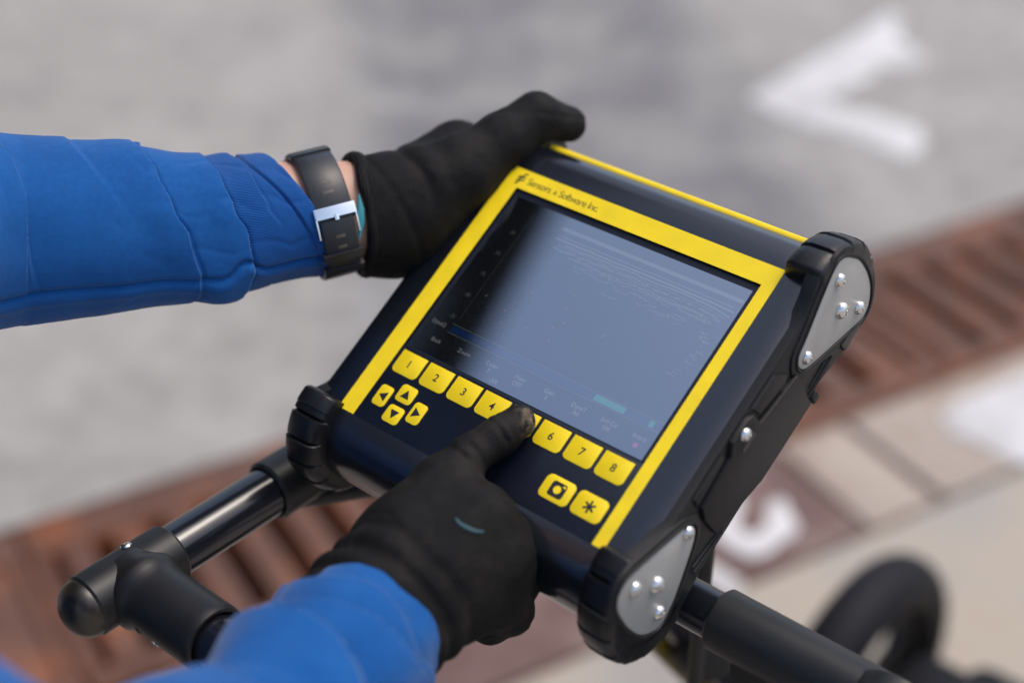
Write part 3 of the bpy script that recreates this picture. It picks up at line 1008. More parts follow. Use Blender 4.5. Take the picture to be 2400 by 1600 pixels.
def wheel(c, r, w, name='wheel'):
    mb = MB()
    prof = []
    for k in range(25):
        a = 2 * math.pi * k / 24
        prof.append((r - w * 0.46 + w * 0.46 * math.cos(a), w * 0.5 * math.sin(a)))
    # torus section swept about the axle
    ax = EX; u = HD; v = UPZ
    seg = 64
    vs, fs = [], []
    for i in range(seg):
        t = 2 * math.pi * i / seg
        d = u * math.cos(t) + v * math.sin(t)
        for (rr, h) in prof[:-1]:
            vs.append(c + d * rr + ax * h)
    m_ = len(prof) - 1
    for i in range(seg):
        for k in range(m_):
            fs.append((i * m_ + k, ((i + 1) % seg) * m_ + k, ((i + 1) % seg) * m_ + (k + 1) % m_, i * m_ + (k + 1) % m_))
    wh = cpart(MB().add(vs, fs), name, M['tyre'])
    rm = MB()
    cp = [c + (u * math.cos(2 * math.pi * k / 48) + v * math.sin(2 * math.pi * k / 48)) * (r - w * 0.95) for k in range(50)]
    rm.tube(cp, 0.011, 12, caps=False)
    rm.lathe([(0.03, -w * 0.5), (0.034, -w * 0.4), (0.034, w * 0.4), (0.03, w * 0.5)], c, EX, 24)
    for k in range(5):
        t = 2 * math.pi * (k + 0.25) / 5
        d = u * math.cos(t) + v * math.sin(t)
        rm.tube([c + d * 0.02, c + d * (r - w * 0.9)], 0.008, 12)
    cpart(rm, 'rim', M['blackpl'], wh)
    return wh


WC = Vector((0.423, 1.358, 0.20))
wheel(WC, 0.20, 0.074)
wheel(WC + EX * 0.46, 0.20, 0.074)
wheel(WC - HD * 0.66 + EX * 0.02, 0.20, 0.074)
wheel(WC - HD * 0.66 + EX * 0.46, 0.20, 0.074)
cpart(MB().tube([WC + EX * 0.02, WC + EX * 0.44], 0.012, 20), 'axle', M['tube'])
cpart(MB().tube([WC - HD * 0.66 + EX * 0.02, WC - HD * 0.66 + EX * 0.44], 0.012, 20), 'axle', M['tube'])
fr = lambda a, b, h: WC + EX * a - HD * b + UPZ * (h - 0.2)
cpart(MB().prism(rrect(0.10, -0.12, 0.40, 0.62, 0.03), 0.12, 0.255, 0.015, fr=fr), 'chassis', M['dark'])
cpart(MB().prism(rrect(0.05, -0.06, 0.16, 0.05, 0.02), 0.24, 0.285, 0.012, fr=fr), 'axle_block', M['dark'])

# ------------------------------------------------------------------ rugged display unit
DM = Matrix((EX, EY, EZ)).transposed()
dv = empty('display_unit', DORG, DM)
tag(dv, 'rugged navy display with yellow frame and numbered keys on the cart handle', 'display')
L = lambda x, y, z: Vector((x, y, z)) * MM
CU, CL, CZ, RH = 2.0, -203.0, -32.3, 32.0


def section(x, r, dep):
    z1 = CZ + r
    pts = []
    for k in range(25):
        a = math.pi * k / 24
        pts.append((CU + r * math.sin(a), CZ + r * math.cos(a)))
    for k in range(25):
        a = math.pi - math.pi * k / 24
        pts.append((CL - r * math.sin(a), CZ + r * math.cos(a)))
    pts += [(-145.6, z1), (-145.6, z1 - dep), (-14.2, z1 - dep), (-14.2, z1)]
    return [L(x, y, z) for y, z in pts]


secs = []
for k in range(7):
    a = k / 6 * math.pi / 2
    secs.append((-22 + 12 * (1 - math.cos(a)), RH - 4.0 * (1 - math.sin(a)), 0))
secs += [(12.8, RH, 0), (12.8, RH, 2.6), (205.4, RH, 2.6), (205.4, RH, 0)]
for k in range(7):
    a = math.pi / 2 - k / 6 * math.pi / 2
    secs.append((235.7 - 12 * (1 - math.cos(a)), RH - 4.0 * (1 - math.sin(a)), 0))
vs, fs = [], []
for s_ in secs:
    vs += section(*s_)
m_ = len(section(0, 30, 0))
for i in range(len(secs) - 1):
    for k in range(m_):
        fs.append((i * m_ + k, (i + 1) * m_ + k, (i + 1) * m_ + (k + 1) % m_, i * m_ + (k + 1) % m_))
fs += [tuple(range(m_)), tuple(range((len(secs) - 1) * m_, len(secs) * m_))[::-1]]
mk('housing', vs, fs, M['navy'], dv, True, auto=30)

flat = lambda a, b, h: L(a, b, h)
ZF = CZ + RH        # -0.3
# key panel, yellow frame
kp = MB().prism(rrect(13.2, -201.4, 205.0, -146.2, 0.4), ZF + 0.004, -0.10, 0.05, fr=flat).build('key_panel', M['membrane'], dv)
yf = MB().prism([(0, 0), (0, -201.4), (13.0, -201.4), (13.0, -14.4), (205.2, -14.4), (205.2, -201.4), (213.7, -201.4), (213.7, 0)], ZF + 0.004, 0.0, 0.08, fr=flat).build('yellow_frame', M['yellow'], dv, smooth=False)
# screen in its pocket with a dark border
sc_ = MB().prism([(13.3, -145.2), (204.9, -145.2), (204.9, -14.6), (13.3, -14.6)], ZF - 2.6 + 0.01, -2.55, 0, fr=flat).build('screen', M['screen'], dv, smooth=False)
bz = MB()
for (x0, y0, x1, y1) in ((13.25, -19.0, 204.95, -14.55), (13.25, -145.25, 204.95, -144.0), (13.25, -143.98, 16.2, -19.02), (201.6, -143.98, 204.95, -19.02)):
    bz.prism([(x0, y0), (x1, y0), (x1, y1), (x0, y1)], -2.54, -2.2, 0, fr=flat)
bz.build('screen_border', M['membrane'], dv, smooth=False)
# lettering
def put_text(txt, x, y, size, z, m, parent, name, shear=0.0, align='CENTER', space=1.0, bold=0.0, sy=1.0):
    v, f = text_mesh(txt, size, shear, align, 0.0, space, bold)
    return mk(name, [L(x + q.x, y + q.y * sy, z) for q in v], f, m, parent)


put_text('Sensors', 18.0, -7.6, 7.4, 0.03, M['ink'], yf, 'lettering', align='LEFT', space=0.86)
put_text('&', 41.8, -8.2, 4.6, 0.03, M['ink'], yf, 'lettering')
put_text('Software Inc.', 44.8, -7.6, 7.4, 0.03, M['ink'], yf, 'lettering', align='LEFT', space=0.86)
lg = MB()
for pts, wd in (([(9.6, -11.6), (10.6, -11.2), (11.3, -9.6), (12.4, -5.0), (13.4, -3.1), (14.6, -3.0)], 0.62), ([(9.4, -7.0), (11.0, -6.4), (12.0, -6.2), (14.6, -5.8)], 0.5), ([(9.0, -9.6), (10.2, -8.8), (12.6, -8.6), (14.8, -7.8)], 0.5), ([(10.6, -5.2), (9.6, -6.2), (9.3, -7.4)], 0.45)):
    lg.prism(stroke([tuple(q) for q in catmull(pts, 12)], wd), 0.01, 0.035, 0, fr=flat)
lg.build('emblem', M['ink'], yf, smooth=False)

# keys
def key(x0, y0, x1, y1, rad, name='key'):
    return MB().prism(rrect(x0, y0, x1, y1, rad, 5), -0.08, 0.55, 0.28, fr=flat).build(name, M['yellow'], dv)


for k in range(8):
    x = 16.6 + k * 23.37
    kk = key(x, -164.4, x + 20.8, -148.2, (3.4, 3.4, 0.4, 0.4))
    put_text(str(k + 1), x + 10.2, -156.3, 7.4, 0.57, M['ink'], kk, 'numeral', bold=0.12)
for (cx, cy, w_, h_, ang) in ((24.0, -181.9, 10.4, 14.8, 90), (38.8, -174.3, 13.0, 12.2, 0), (39.3, -189.7, 13.0, 12.2, 180), (53.7, -182.2, 10.4, 14.8, -90)):
    kk = key(cx - w_ / 2, cy - h_ / 2, cx + w_ / 2, cy + h_ / 2, 2.6)
    a = R(ang)
    tri = [(-3.5, -2.9), (3.5, -2.9), (0, 3.1)]
    tri = [(cx + p[0] * math.cos(a) - p[1] * math.sin(a), cy + p[0] * math.sin(a) + p[1] * math.cos(a)) for p in tri]
    MB().prism(tri, 0.5, 0.57, 0, fr=flat).build('arrow_print', M['ink'], kk, smooth=False)
kk = key(156.9, -190.9, 178.2, -175.4, 3.6)
MB().prism(rrect(162.4, -188.1, 173.0, -178.3, 1.8), 0.5, 0.57, 0, fr=flat).build('camera_print', M['ink'], kk, smooth=False)
MB().prism(rrect(165.0, -185.7, 170.2, -180.6, 2.5, 8), 0.5, 0.60, 0, fr=flat).build('lens_print', M['yellow'], kk, smooth=False)
MB().prism(rrect(170.0, -180.6, 172.2, -179.4, 0.5), 0.5, 0.60, 0, fr=flat).build('flash_print', M['yellow'], kk, smooth=False)
kk = key(180.6, -190.9, 202.0, -175.4, 3.6)
st_ = MB()
for k in range(3):
    a = R(90 + 60 * k)
    c, s_ = math.cos(a), math.sin(a)
    hw, hl = 0.72, 4.1
    st_.prism([(191.4 + c * p - s_ * q, -183.2 + s_ * p + c * q) for p, q in ((-hl, -hw), (hl, -hw), (hl, hw), (-hl, hw))], 0.5, 0.57 + k * 0.004, 0, fr=flat)
st_.build('asterisk_print', M['ink'], kk, smooth=False)

# what the screen shows
ZS = -2.53
def ribbon(pts, w_, m, name):
    mb = MB()
    vs, fs = [], []
    for i, (x, y) in enumerate(pts):
        vs += [L(x, y - w_ / 2, ZS), L(x, y + w_ / 2, ZS)]
    for i in range(len(pts) - 1):
        fs.append((2 * i, 2 * i + 2, 2 * i + 3, 2 * i + 1))
    return mk(name, vs, fs, m, sc_)


def rib_many(list_, m, name):
    vs, fs = [], []
    for pts, w_ in list_:
        b = len(vs)
        for (x, y) in pts:
            vs += [L(x, y - w_ / 2, ZS), L(x, y + w_ / 2, ZS)]
        for i in range(len(pts) - 1):
            fs.append((b + 2 * i, b + 2 * i + 2, b + 2 * i + 3, b + 2 * i + 1))
    return mk(name, vs, fs, m, sc_)


xs_ = np.linspace(61.5, 201, 80)
ribbon([(x, -28.2) for x in xs_], 2.6, M['traceband'], 'trace_band')
rng = random.Random(3)


def wig(y0, amp, x0, x1, drop, seed, step=1.6):
    r_ = random.Random(seed)
    pts, x, off = [], x0, 0.0
    while x < x1:
        off += r_.uniform(-amp, amp)
        off *= 0.86
        t = max(0, (x - 176) / 25)
        pts.append((x, y0 + off - drop * t * t))
        x += step
    return pts


tr = [(wig(-33.6, 0.06, 61.5, 198, 0.5, 1), 0.5), (wig(-36.2, 0.10, 61.5, 200.5, 1.0, 2), 0.95), (wig(-38.6, 0.28, 70, 199, 3.0, 3), 0.75),
      (wig(-42.2, 0.55, 64, 196, 7.0, 4), 0.6), (wig(-46.0, 0.65, 78, 190, 10.0, 5), 0.55)]
for k in range(4):
    tr.append((wig(-40.3 - 2.6 * k, 0.45 + 0.1 * k, 66 + 8 * k, 197 - 3 * k, 4.0 + 2 * k, 40 + k, 1.2), 0.34))
for k in range(26):
    x0 = rng.uniform(84, 180); y0 = rng.uniform(-58, -48)
    tr.append((wig(y0, 0.9, x0, x0 + rng.uniform(4, 14), 0, 20 + k, 1.2), 0.4))
for k in range(26):
    t = rng.random()
    x0 = 182 + 10 * math.sin(t * 3.0) + rng.uniform(-3, 3); y0 = -46 - 44 * t
    tr.append((wig(y0, 0.9, x0, x0 + rng.uniform(2, 6), 0, 60 + k, 0.9), 0.42))
rib_many(tr, M['trace'], 'radar_trace')
vline = []
for x in (201.8 - 1.2, 35.2):
    vline.append(([(x - 0.08, -72), (x + 0.08, -72)], 90))
rib_many([([(x - 0.07, -70), (x + 0.07, -70)], 88) for x in (200.4, 36.0)], M['traceband'], 'axis_line')
ribbon([(35, -121.4), (200, -121.4)], 4.6, M['lcdblue'], 'scale_bar')
ZS += 0.01
ribbon([(151.5, -121.4), (174.5, -121.4)], 4.4, M['lcdteal'], 'scale_cursor')
ribbon([(192.3, -121.4), (195.6, -121.4)], 4.4, M['lcdteal'], 'scale_cursor')
rib_many([([(34, -118.2), (201, -118.2)], 0.28), ([(34, -124.6), (201, -124.6)], 0.28)], M['trace'], 'rule_line')
for (txt, x, y, sz) in (('Back', 30.7, -133.0, 4.2), ('Zoom', 54.5, -132.4, 4.2), ('Color', 77.4, -131.6, 4.2), ('7', 77.4, -136.0, 4.2), ('Filter', 100.6, -131.4, 4.2), ('OFF', 100.6, -135.8, 4.2),
                        ('Gain', 123.4, -131.2, 4.2), ('3', 123.4, -135.6, 4.2), ('DynaT', 146.8, -131.8, 4.2), ('All', 147.2, -136.0, 4.2), ('Soil Cal', 169.8, -131.8, 4.0), ('100', 169.8, -136.0, 4.2),
                        ('Interp', 192.4, -131.9, 4.0), ('-XR', 85.0, -140.6, 4.0), ('DynaQ', 24.5, -121.4, 4.0)):
    put_text(txt, x, y, sz, ZS, M['lcdtext'], sc_, 'screen_text')
for k in range(5):
    put_text('.%02d' % (25 * (k + 1) % 100), 30.0, -44.3 - 17.3 * k, 3.6, ZS, M['traceband'], sc_, 'screen_text')
MB().prism([(192.6 + 1.7 * math.cos(a), -137.2 + 1.7 * math.sin(a)) for a in np.linspace(0, 2 * math.pi, 14, endpoint=False)], ZS - 0.005, ZS, 0, fr=flat).build('record_dot', M['lcdred'], sc_, smooth=False)
for k in range(9):
    x, y = rng.uniform(50, 110), rng.uniform(-110, -60)
    MB().prism([(x, y), (x + 0.9, y), (x + 0.9, y + 0.9), (x, y + 0.9)], ZS - 0.005, ZS, 0, fr=flat).build('marker_dot', M['lcdred'], sc_, smooth=False)
rib_many([([(131.6, -85.4), (132.4, -84.0)], 0.5), ([(132.8, -84.2), (133.8, -82.6)], 0.6)], M['lcdtext'], 'cursor_mark')
rib_many([([(42.0, -92.0), (43.2, -91.0)], 0.6)], M['lcdtext'], 'cursor_mark')

# yellow trim along the top of the back shell
vs, fs = [], []
ang = [R(a) for a in (61, 62.2, 64, 67, 70, 72.5)]
rad = [31.9, 33.8, 34.6, 34.6, 34.0, 31.9]
for x in np.linspace(-20, 214.2, 30):
    for a, r in zip(ang, rad):
        vs.append(L(x, CU + r * math.sin(a), CZ + r * math.cos(a)))
for i in range(29):
    for k in range(5):
        fs.append((i * 6 + k, i * 6 + k + 1, (i + 1) * 6 + k + 1, (i + 1) * 6 + k))
mk('yellow_trim', vs, fs, M['yellow'], dv, True)


def bumper(right, upper):
    fx = (lambda x: x) if right else (lambda x: 217.7 - x)
    cy, sg = (CU, 1) if upper else (CL, -1)
    prof = [(214.6, 30.5), (214.6, 37.5), (215.6, 41.0), (218.5, 43.6), (223, 45.0), (234, 45.4), (239, 44.6), (241.2, 42.6), (241.9, 40.0), (241.9, 30.5)]
    vs, fs = [], []
    th = np.arange(-9, 192.1, 0.75)
    for t in th:
        e = min((t + 9) / 9.0, (192 - t) / 10.0, 1.0)
        e = math.sin(max(0.0, e) * math.pi / 2) ** 0.8
        ph = (t - 20) % 23.0
        g = 0.0
        if 12 < t < 178:
            dd = min(ph, 23 - ph)
            g = 3.2 * max(0.0, 1 - (dd / 1.5) ** 2) + 0.9 * (ph / 23.0)
        for (x, r) in prof:
            rr = r
            if r > 36:
                rr = 31.0 + (r - 31.0) * e - g * min(1, (r - 36) / 6.0)
            a = R(t)
            vs.append(L(fx(x), cy + sg * rr * math.sin(a), CZ + rr * math.cos(a)))
    m = len(prof)
    for i in range(len(th) - 1):
        for k in range(m - 1):
            fs.append((i * m + k, (i + 1) * m + k, (i + 1) * m + k + 1, i * m + k + 1))
    fs += [tuple(range(m)), tuple(range((len(th) - 1) * m, len(th) * m))]
    return mk('corner_bumper', vs, fs, M['rubber'], dv, True, auto=38)


def screw_mesh(mb, o, ax, r):
    h = r * 0.72
    mb.lathe([(r, -0.3 * MM), (r, 0.12 * r), (r * 0.93, h * 0.45), (r * 0.75, h * 0.78), (r * 0.50, h * 0.98), (r * 0.42, h), (r * 0.40, h * 0.7), (0.0001, h * 0.62)], o, ax, 24)


def closed_smooth(pts, n):
    q = pts[-3:] + pts + pts[:3]
    c = catmull(q, n * (len(q) - 1) + 1)
    c = [tuple(p) for p in c[2 * n + n:(len(pts) + 3) * n]]
    area = sum(c[i][0] * c[(i + 1) % len(c)][1] - c[(i + 1) % len(c)][0] * c[i][1] for i in range(len(c)))
    return c if area > 0 else c[::-1]


UPL = closed_smooth([(-39.5, -19.5), (-33.5, -16.8), (-25, -13.0), (-8.6, -4.8), (6, 1.8), (14.4, 3.6), (21, 0.5), (26.8, -7.6), (32, -18), (34.6, -30), (35.6, -42), (34, -54), (29, -63.5), (23.5, -66.8), (17.6, -66.0),
                     (3.1, -58.8), (-14.8, -49.6), (-32, -40.4), (-39.5, -35), (-42.5, -27)], 3)
LPL = closed_smooth([(-165.3, -14.8), (-174, -9), (-184, -3.2), (-199, 5.2), (-208.6, 10.0), (-215.5, 11.6), (-222.4, 9.0), (-226.7, 2.3), (-228.5, -9), (-228.4, -25), (-225.5, -41), (-219, -52), (-210.5, -57.2), (-199.5, -55),
                     (-188.5, -49.4), (-179, -43.6), (-169, -37), (-161.5, -30), (-159.6, -22)], 3)


def end_cap(right):
    fx = (lambda x: x) if right else (lambda x: 217.7 - x)
    fs_ = lambda y, z, h: L(fx(h), y, z)
    sx = Vector((1 if right else -1, 0, 0))
    out = []
    for k in range(31):
        a = math.pi * k / 30
        out.append((CU + 43.2 * math.sin(a), CZ + 43.2 * math.cos(a)))
    out += [(-14, -72), (-30, -68.5), (-170, -68.5), (-187, -72)]
    for k in range(31):
        a = math.pi - math.pi * k / 30
        out.append((CL - 43.2 * math.sin(a), CZ + 43.2 * math.cos(a)))
    out += [(-196, 9.0), (-188, 3.0), (-178, -1.2), (-168, -2.4), (-33, -2.4), (-23, -1.2), (-13, 3.0), (-5, 9.0)]
    cap = MB().prism(out if right else [(y * 1.0, min(z, 4.0)) for y, z in inset(out[::-1], 6.0)], 231.0, 240.2, 1.2, fr=fs_).build('end_cap', M['blackpl'], dv)
    if not right:
        MB().prism(rrect(-150, -60, -50, -10, 4), 240.0, 241.5, 0.8, fr=fs_).build('door_panel', M['blackpl'], cap)
        return
    for (opl, scr) in ((UPL, [(11.0, -9.0, 4.7), (4.4, -33.5, 5.7), (19.5, -53.5, 4.7), (-34.6, -28.3, 4.5)]),
                        (LPL, [(-164.8, -20.0, 4.5), (-211.5, -1.0, 4.7), (-199.5, -21.5, 5.7), (-208.5, -44.5, 4.7)])):
        ho = inset(opl, -7.0)
        MB().prism(ho, 239.0, 241.6, 0.9, fr=fs_).build('plate_seat', M['blackpl'], cap)
        bead = inset(opl, -1.9)
        vs2 = [L(fx(241.7), y, z) for y, z in bead]
        vs2.append(vs2[0]); vs2.append(vs2[1])
        MB().tube(vs2, 1.1 * MM, 8, caps=False).build('plate_rim', M['blackpl'], cap)
        pl = MB().prism(opl, 241.0, 242.0, 0.35, fr=fs_).build('end_plate', M['steelplate'], cap)
        for (y, z, r) in scr:
            mb = MB()
            screw_mesh(mb, L(fx(242.0), y, z), sx, r * MM)
            mb.build('screw', M['screw'], dv)
    # battery door and its surroundings
    if right:
        door = [(-47, -29.5), (-86, -22.0), (-88.5, -8), (-94, -4.6), (-110, -4.8), (-113.5, -9.0), (-116, -13.5), (-149, -18.0), (-152, -30), (-150, -52), (-104, -66.5), (-46, -67.6)]
        dr_ = MB().prism(door, 240.0, 243.6, 0.8, fr=fs_).build('door_panel', M['blackpl'], cap)
        MB().prism([(-62, -5.5), (-86.5, -5.0), (-83.5, -17.0), (-57, -24.0), (-53, -19)], 240.0, 242.4, 1.0, fr=fs_).build('rib_panel', M['blackpl'], cap)
        MB().prism([(-119.5, -5.0), (-150, -5.5), (-151, -13.6), (-119, -9.6)], 240.0, 242.2, 1.0, fr=fs_).build('rib_panel', M['blackpl'], cap)
        MB().prism(rrect(-107.0, -23.5, -93.5, -18.6, 0.8), 243.5, 243.9, 0, fr=fs_).build('slot', M['ink'], dr_, smooth=False)
        mb = MB()
        screw_mesh(mb, L(243.6, -100.5, -10.5), sx, 4.6 * MM)
        mb.build('screw', M['screw'], dv)
        MB().prism(rrect(-43.0, -75.0, -36.5, -67.5, 1.2), 236.5, 242.6, 0.8, fr=fs_).build('door_latch', M['blackpl'], cap)
        for (a, b) in (((-142, -60), (-174, -55)), ((-144, -64.5), (-175, -60)), ((-14, -56), (-40, -60)), ((-14, -62), (-44, -65))):
            MB().tube([L(240.4, *a), L(240.4, *b)], 1.0 * MM, 8).build('rail', M['blackpl'], cap)


for rgt in (True, False):
    end_cap(rgt)
    for up in (True, False):
        bumper(rgt, up)
# the bracket that carries the display on the cross bar
bp_ = DW(106, -150, -64) - DORG
mb = MB()
fr = lambda a, b, h: DW(a, b, h) - CART
mb.prism(rrect(60, -205, 150, -60, 8), -64.6, -72, 1.0, fr=fr)
mb.build('mount_plate', M['blackpl'], ct)
mb = MB()
mb.tube([DW(106, -150, -70), XB + EX * -0.2], 0.014, 20)
cpart(mb, 'mount_stem', M['fitting'])

# ------------------------------------------------------------------ person
PR = Vector((-0.56, 0.50, 0.0))
PL = lambda u, v, d: P(u, v, d + 0.016)      # left forearm
pe = empty('person', PR)
tag(pe, 'person in a royal blue long-sleeved top and black work gloves using the display', 'person')
VW = lambda p: np.array(p, float)
HEADC = Vector((-0.425, 0.575, 1.60))
FWD = Vector((0.925, 0.38, 0)).normalized()
LFT = Vector((-0.38, 0.925, 0)).normalized()
SHL, SHR = Vector((-0.575, 0.74, 1.40)), Vector((-0.44, 0.375, 1.40))
ELL, ELR = PL(-420, 580, 0.775), P(150, 2120, 0.585)
WRL, WRR = PL(775, 503, 0.930), P(880, 1452, 0.797)
HIPL, HIPR = Vector((-0.60, 0.595, 0.93)), Vector((-0.535, 0.425, 0.93))
KNL, KNR = Vector((-0.585, 0.615, 0.50)), Vector((-0.52, 0.405, 0.50))
ANL, ANR = Vector((-0.61, 0.63, 0.09)), Vector((-0.545, 0.39, 0.09))
PEL = Vector((-0.565, 0.51, 0.98))
CHE = Vector((-0.525, 0.548, 1.25))
NEC = Vector((-0.49, 0.56, 1.45))
TOW = -(P(0, 0, 1.0) - CAMP).normalized()

armL_ax = (PL(850, 503, 0.937) - PL(640, 510, 0.92)).normalized()
upL = Vector((0, SP, CP)); upL = (upL - armL_ax * upL.dot(armL_ax)).normalized()
tcL = armL_ax.cross(upL).normalized()
if tcL.dot(CAMP - WRL) < 0:
    tcL = -tcL

hd = lambda f, l, u: tuple(HEADC + FWD * f + LFT * l + UPZ * u)
body = [
    (PEL, CHE, 0.125, 0.135, 0.05, (FWD, 0.72)),
    (CHE, NEC - Vector((0, 0, 0.07)), 0.135, 0.11, 0.05, (FWD, 0.72)),
    (CHE + Vector((0, 0, 0.12)), SHL, 0.085, 0.062, 0.04), (CHE + Vector((0, 0, 0.12)), SHR, 0.085, 0.062, 0.04),
    (NEC - Vector((0, 0, 0.05)), HEADC + Vector((0, 0, -0.05)), 0.062, 0.056, 0.025),
    (hd(-0.015, 0, 0.035), hd(0.015, 0, 0.035), 0.085, 0.078, 0.02),
    (hd(0.03, 0, 0.0), hd(0.045, 0, -0.12), 0.062, 0.040, 0.025),
    (hd(0.088, 0, 0.0), hd(0.108, 0, -0.035), 0.009, 0.013, 0.012),
    (hd(0.078, 0.03, 0.018), hd(0.078, -0.03, 0.018), 0.013, 0.013, 0.015),
    (hd(0.080, 0.016, -0.062), hd(0.080, -0.016, -0.062), 0.010, 0.010, 0.008),
    (hd(0.0, 0.083, 0.0), hd(-0.008, 0.086, -0.03), 0.017, 0.011, 0.006), (hd(0.0, -0.083, 0.0), hd(-0.008, -0.086, -0.03), 0.017, 0.011, 0.006),
    (SHL, ELL, 0.052, 0.042, 0.03), (SHR, ELR, 0.052, 0.042, 0.03),
    (ELL, PL(-200, 552, 0.825), 0.038, 0.038, 0.01), (PL(-200, 552, 0.825), PL(0, 541, 0.86), 0.038, 0.034, 0.01), (PL(0, 541, 0.86), PL(300, 533, 0.885), 0.034, 0.030, 0.01), (PL(300, 533, 0.885), PL(660, 508, 0.921), 0.030, 0.0265, 0.01),
    (PL(560, 482, 0.912), PL(960, 468, 0.948), 0.0255, 0.0255, 0.012), (PL(560, 534, 0.912), PL(960, 530, 0.948), 0.0255, 0.0255, 0.012),
    (ELR, P(330, 1940, 0.632), 0.038, 0.036, 0.01), (P(330, 1940, 0.632), P(690, 1640, 0.730), 0.036, 0.028, 0.01), (P(690, 1640, 0.730), P(990, 1330, 0.820), 0.026, 0.021, 0.01),
    (HIPL, KNL, 0.085, 0.055, 0.04), (HIPR, KNR, 0.085, 0.055, 0.04), (KNL, ANL, 0.052, 0.036, 0.03), (KNR, ANR, 0.052, 0.036, 0.03),
    (ANL, ANL + FWD * 0.13 - UPZ * 0.045, 0.038, 0.028, 0.03), (ANR, ANR + FWD * 0.13 - UPZ * 0.045, 0.038, 0.028, 0.03),
    (PEL, HIPL, 0.11, 0.09, 0.04), (PEL, HIPR, 0.11, 0.09, 0.04),
]
V, Q = sdf_mesh(body, 0.0052, 3)
mk('body', V, Q, M['skin'], pe, True, off=PR)
for s_ in (0.031, -0.031):
    e = Vector(hd(0.074, s_, 0.002))
    MB().lathe([(0.0118 * math.sin(a), -0.0118 * math.cos(a)) for a in np.linspace(0.05, math.pi - 0.05, 12)], e, FWD, 16).build('eye', M['eye'], pe, off=PR)
hair = [(hd(-0.03, 0, 0.055), hd(0.015, 0, 0.065), 0.092, 0.083, 0.02), (hd(-0.05, 0, 0.0), hd(-0.045, 0, -0.05), 0.075, 0.055, 0.02)]
V, Q = sdf_mesh(hair, 0.005, 2)
sh = np.array([noise.noise(Vector(p) * 60) for p in V])
mk('hair', V + (V - np.array(HEADC)) / np.linalg.norm(V - np.array(HEADC), axis=1)[:, None] * (sh[:, None] * 0.004), Q, M['hair'], pe, True, off=PR)
trs = [(PEL + Vector((0, 0, 0.02)), HIPL, 0.118, 0.098, 0.04), (PEL + Vector((0, 0, 0.02)), HIPR, 0.118, 0.098, 0.04), (HIPL, KNL, 0.094, 0.068, 0.03), (HIPR, KNR, 0.094, 0.068, 0.03),
       (KNL, ANL, 0.068, 0.058, 0.03), (KNR, ANR, 0.068, 0.058, 0.03)]
V, Q = sdf_mesh(trs, 0.008, 2)
mk('trousers', V, Q, M['trouser'], pe, True, off=PR)
for an in (ANL, ANR):
    V, Q = sdf_mesh([(an + UPZ * 0.03, an - UPZ * 0.03, 0.055, 0.05, 0.02), (an - FWD * 0.03 - UPZ * 0.045, an + FWD * 0.15 - UPZ * 0.05, 0.042, 0.038, 0.02)], 0.006, 2)
    V[:, 2] = np.maximum(V[:, 2], 0.001)
    mk('boot', V, Q, M['boot'], pe, True, off=PR)


# ---- sleeves: swept surfaces with modelled folds
def sweep(path, nring, nseg, disp, up0, end_shift, lining=0.02):
    """path rows: (point, r_up, r_out). Returns verts, faces, uv, s-lengths."""
    pts = catmull([np.concatenate([np.array(p), [a, b]]) for p, a, b in path], nring * 3)
    pts = np.array(pts)
    seg = np.linalg.norm(np.diff(pts[:, :3], axis=0), axis=1)
    cum = np.concatenate([[0], np.cumsum(seg)])
    tot = cum[-1]

    def at(s):
        i = np.clip(np.searchsorted(cum, s) - 1, 0, len(cum) - 2)
        t = (s - cum[i]) / (cum[i + 1] - cum[i])
        p = pts[i] * (1 - t) + pts[i + 1] * t
        d = pts[min(i + 2, len(pts) - 1), :3] - pts[max(i - 1, 0), :3]
        return p, d / np.linalg.norm(d)
    vs, uv = [], []
    rows = []
    for k in range(nring):
        rows.append((1 - (1 - k / (nring - 1)) ** 1.45, 0.0))
    for k in range(1, 7):
        rows.append((1.0, -k))
    for f, inner in rows:
        for j in range(nseg):
            th = 2 * math.pi * j / nseg
            send = tot - end_shift(th)
            s = send * f
            rr_off = 0.0
            if inner < 0:
                k = -inner
                s = send + [0.0012, 0.0016, 0.0008, -0.003, -0.010, -lining][k - 1]
                rr_off = [-0.0003, -0.0012, -0.0024, -0.0030, -0.0036, -0.0040][k - 1]
            p, d = at(min(max(s, 0), tot * 1.2))
            if s > tot:
                p = p.copy(); p[:3] += d * (s - tot)
            u = np.array(up0) - d * np.dot(np.array(up0), d); u /= np.linalg.norm(u)
            o = np.cross(d, u)
            if np.dot(o, np.array(CAMP) - p[:3]) < 0:
                o = -o
            FS[0] = 0.0
            dr = disp(send - s, th, s) if inner == 0 else disp(0, th, send)
            if inner == 0:
                p = p.copy(); p[:3] += d * FS[0]
            ra, rb = p[3] + dr + rr_off, p[4] + dr + rr_off
            vs.append(p[:3] + u * ra * math.cos(th) + o * rb * math.sin(th))
            uv.append((s * 10, j / nseg * 3.2))
    n = len(rows)
    fs = []
    for i in range(n - 1):
        for j in range(nseg):
            jj = (j + 1) % nseg
            fs.append((i * nseg + j, i * nseg + jj, (i + 1) * nseg + jj, (i + 1) * nseg + j))
    return vs, fs, uv, nseg


FS = [0.0]


def fold(x, x0, wid, h, back=3.2):
    """One rolled fold: steep on the hand side, long on the elbow side. x = distance back from the cuff edge."""
    t = x - x0
    if t < 0:
        FS[0] += 0.95 * h * math.exp(-(t / (wid * 0.16)) ** 2)
        return h * (math.exp(-(t / (wid * 0.40)) ** 2) - 0.42 * math.exp(-((t + wid * 0.70) / (wid * 0.36)) ** 2))
    FS[0] += 0.95 * h * math.exp(-(t / (wid * 1.1)) ** 2)
    return h * math.exp(-(t / (wid * back)) ** 2)


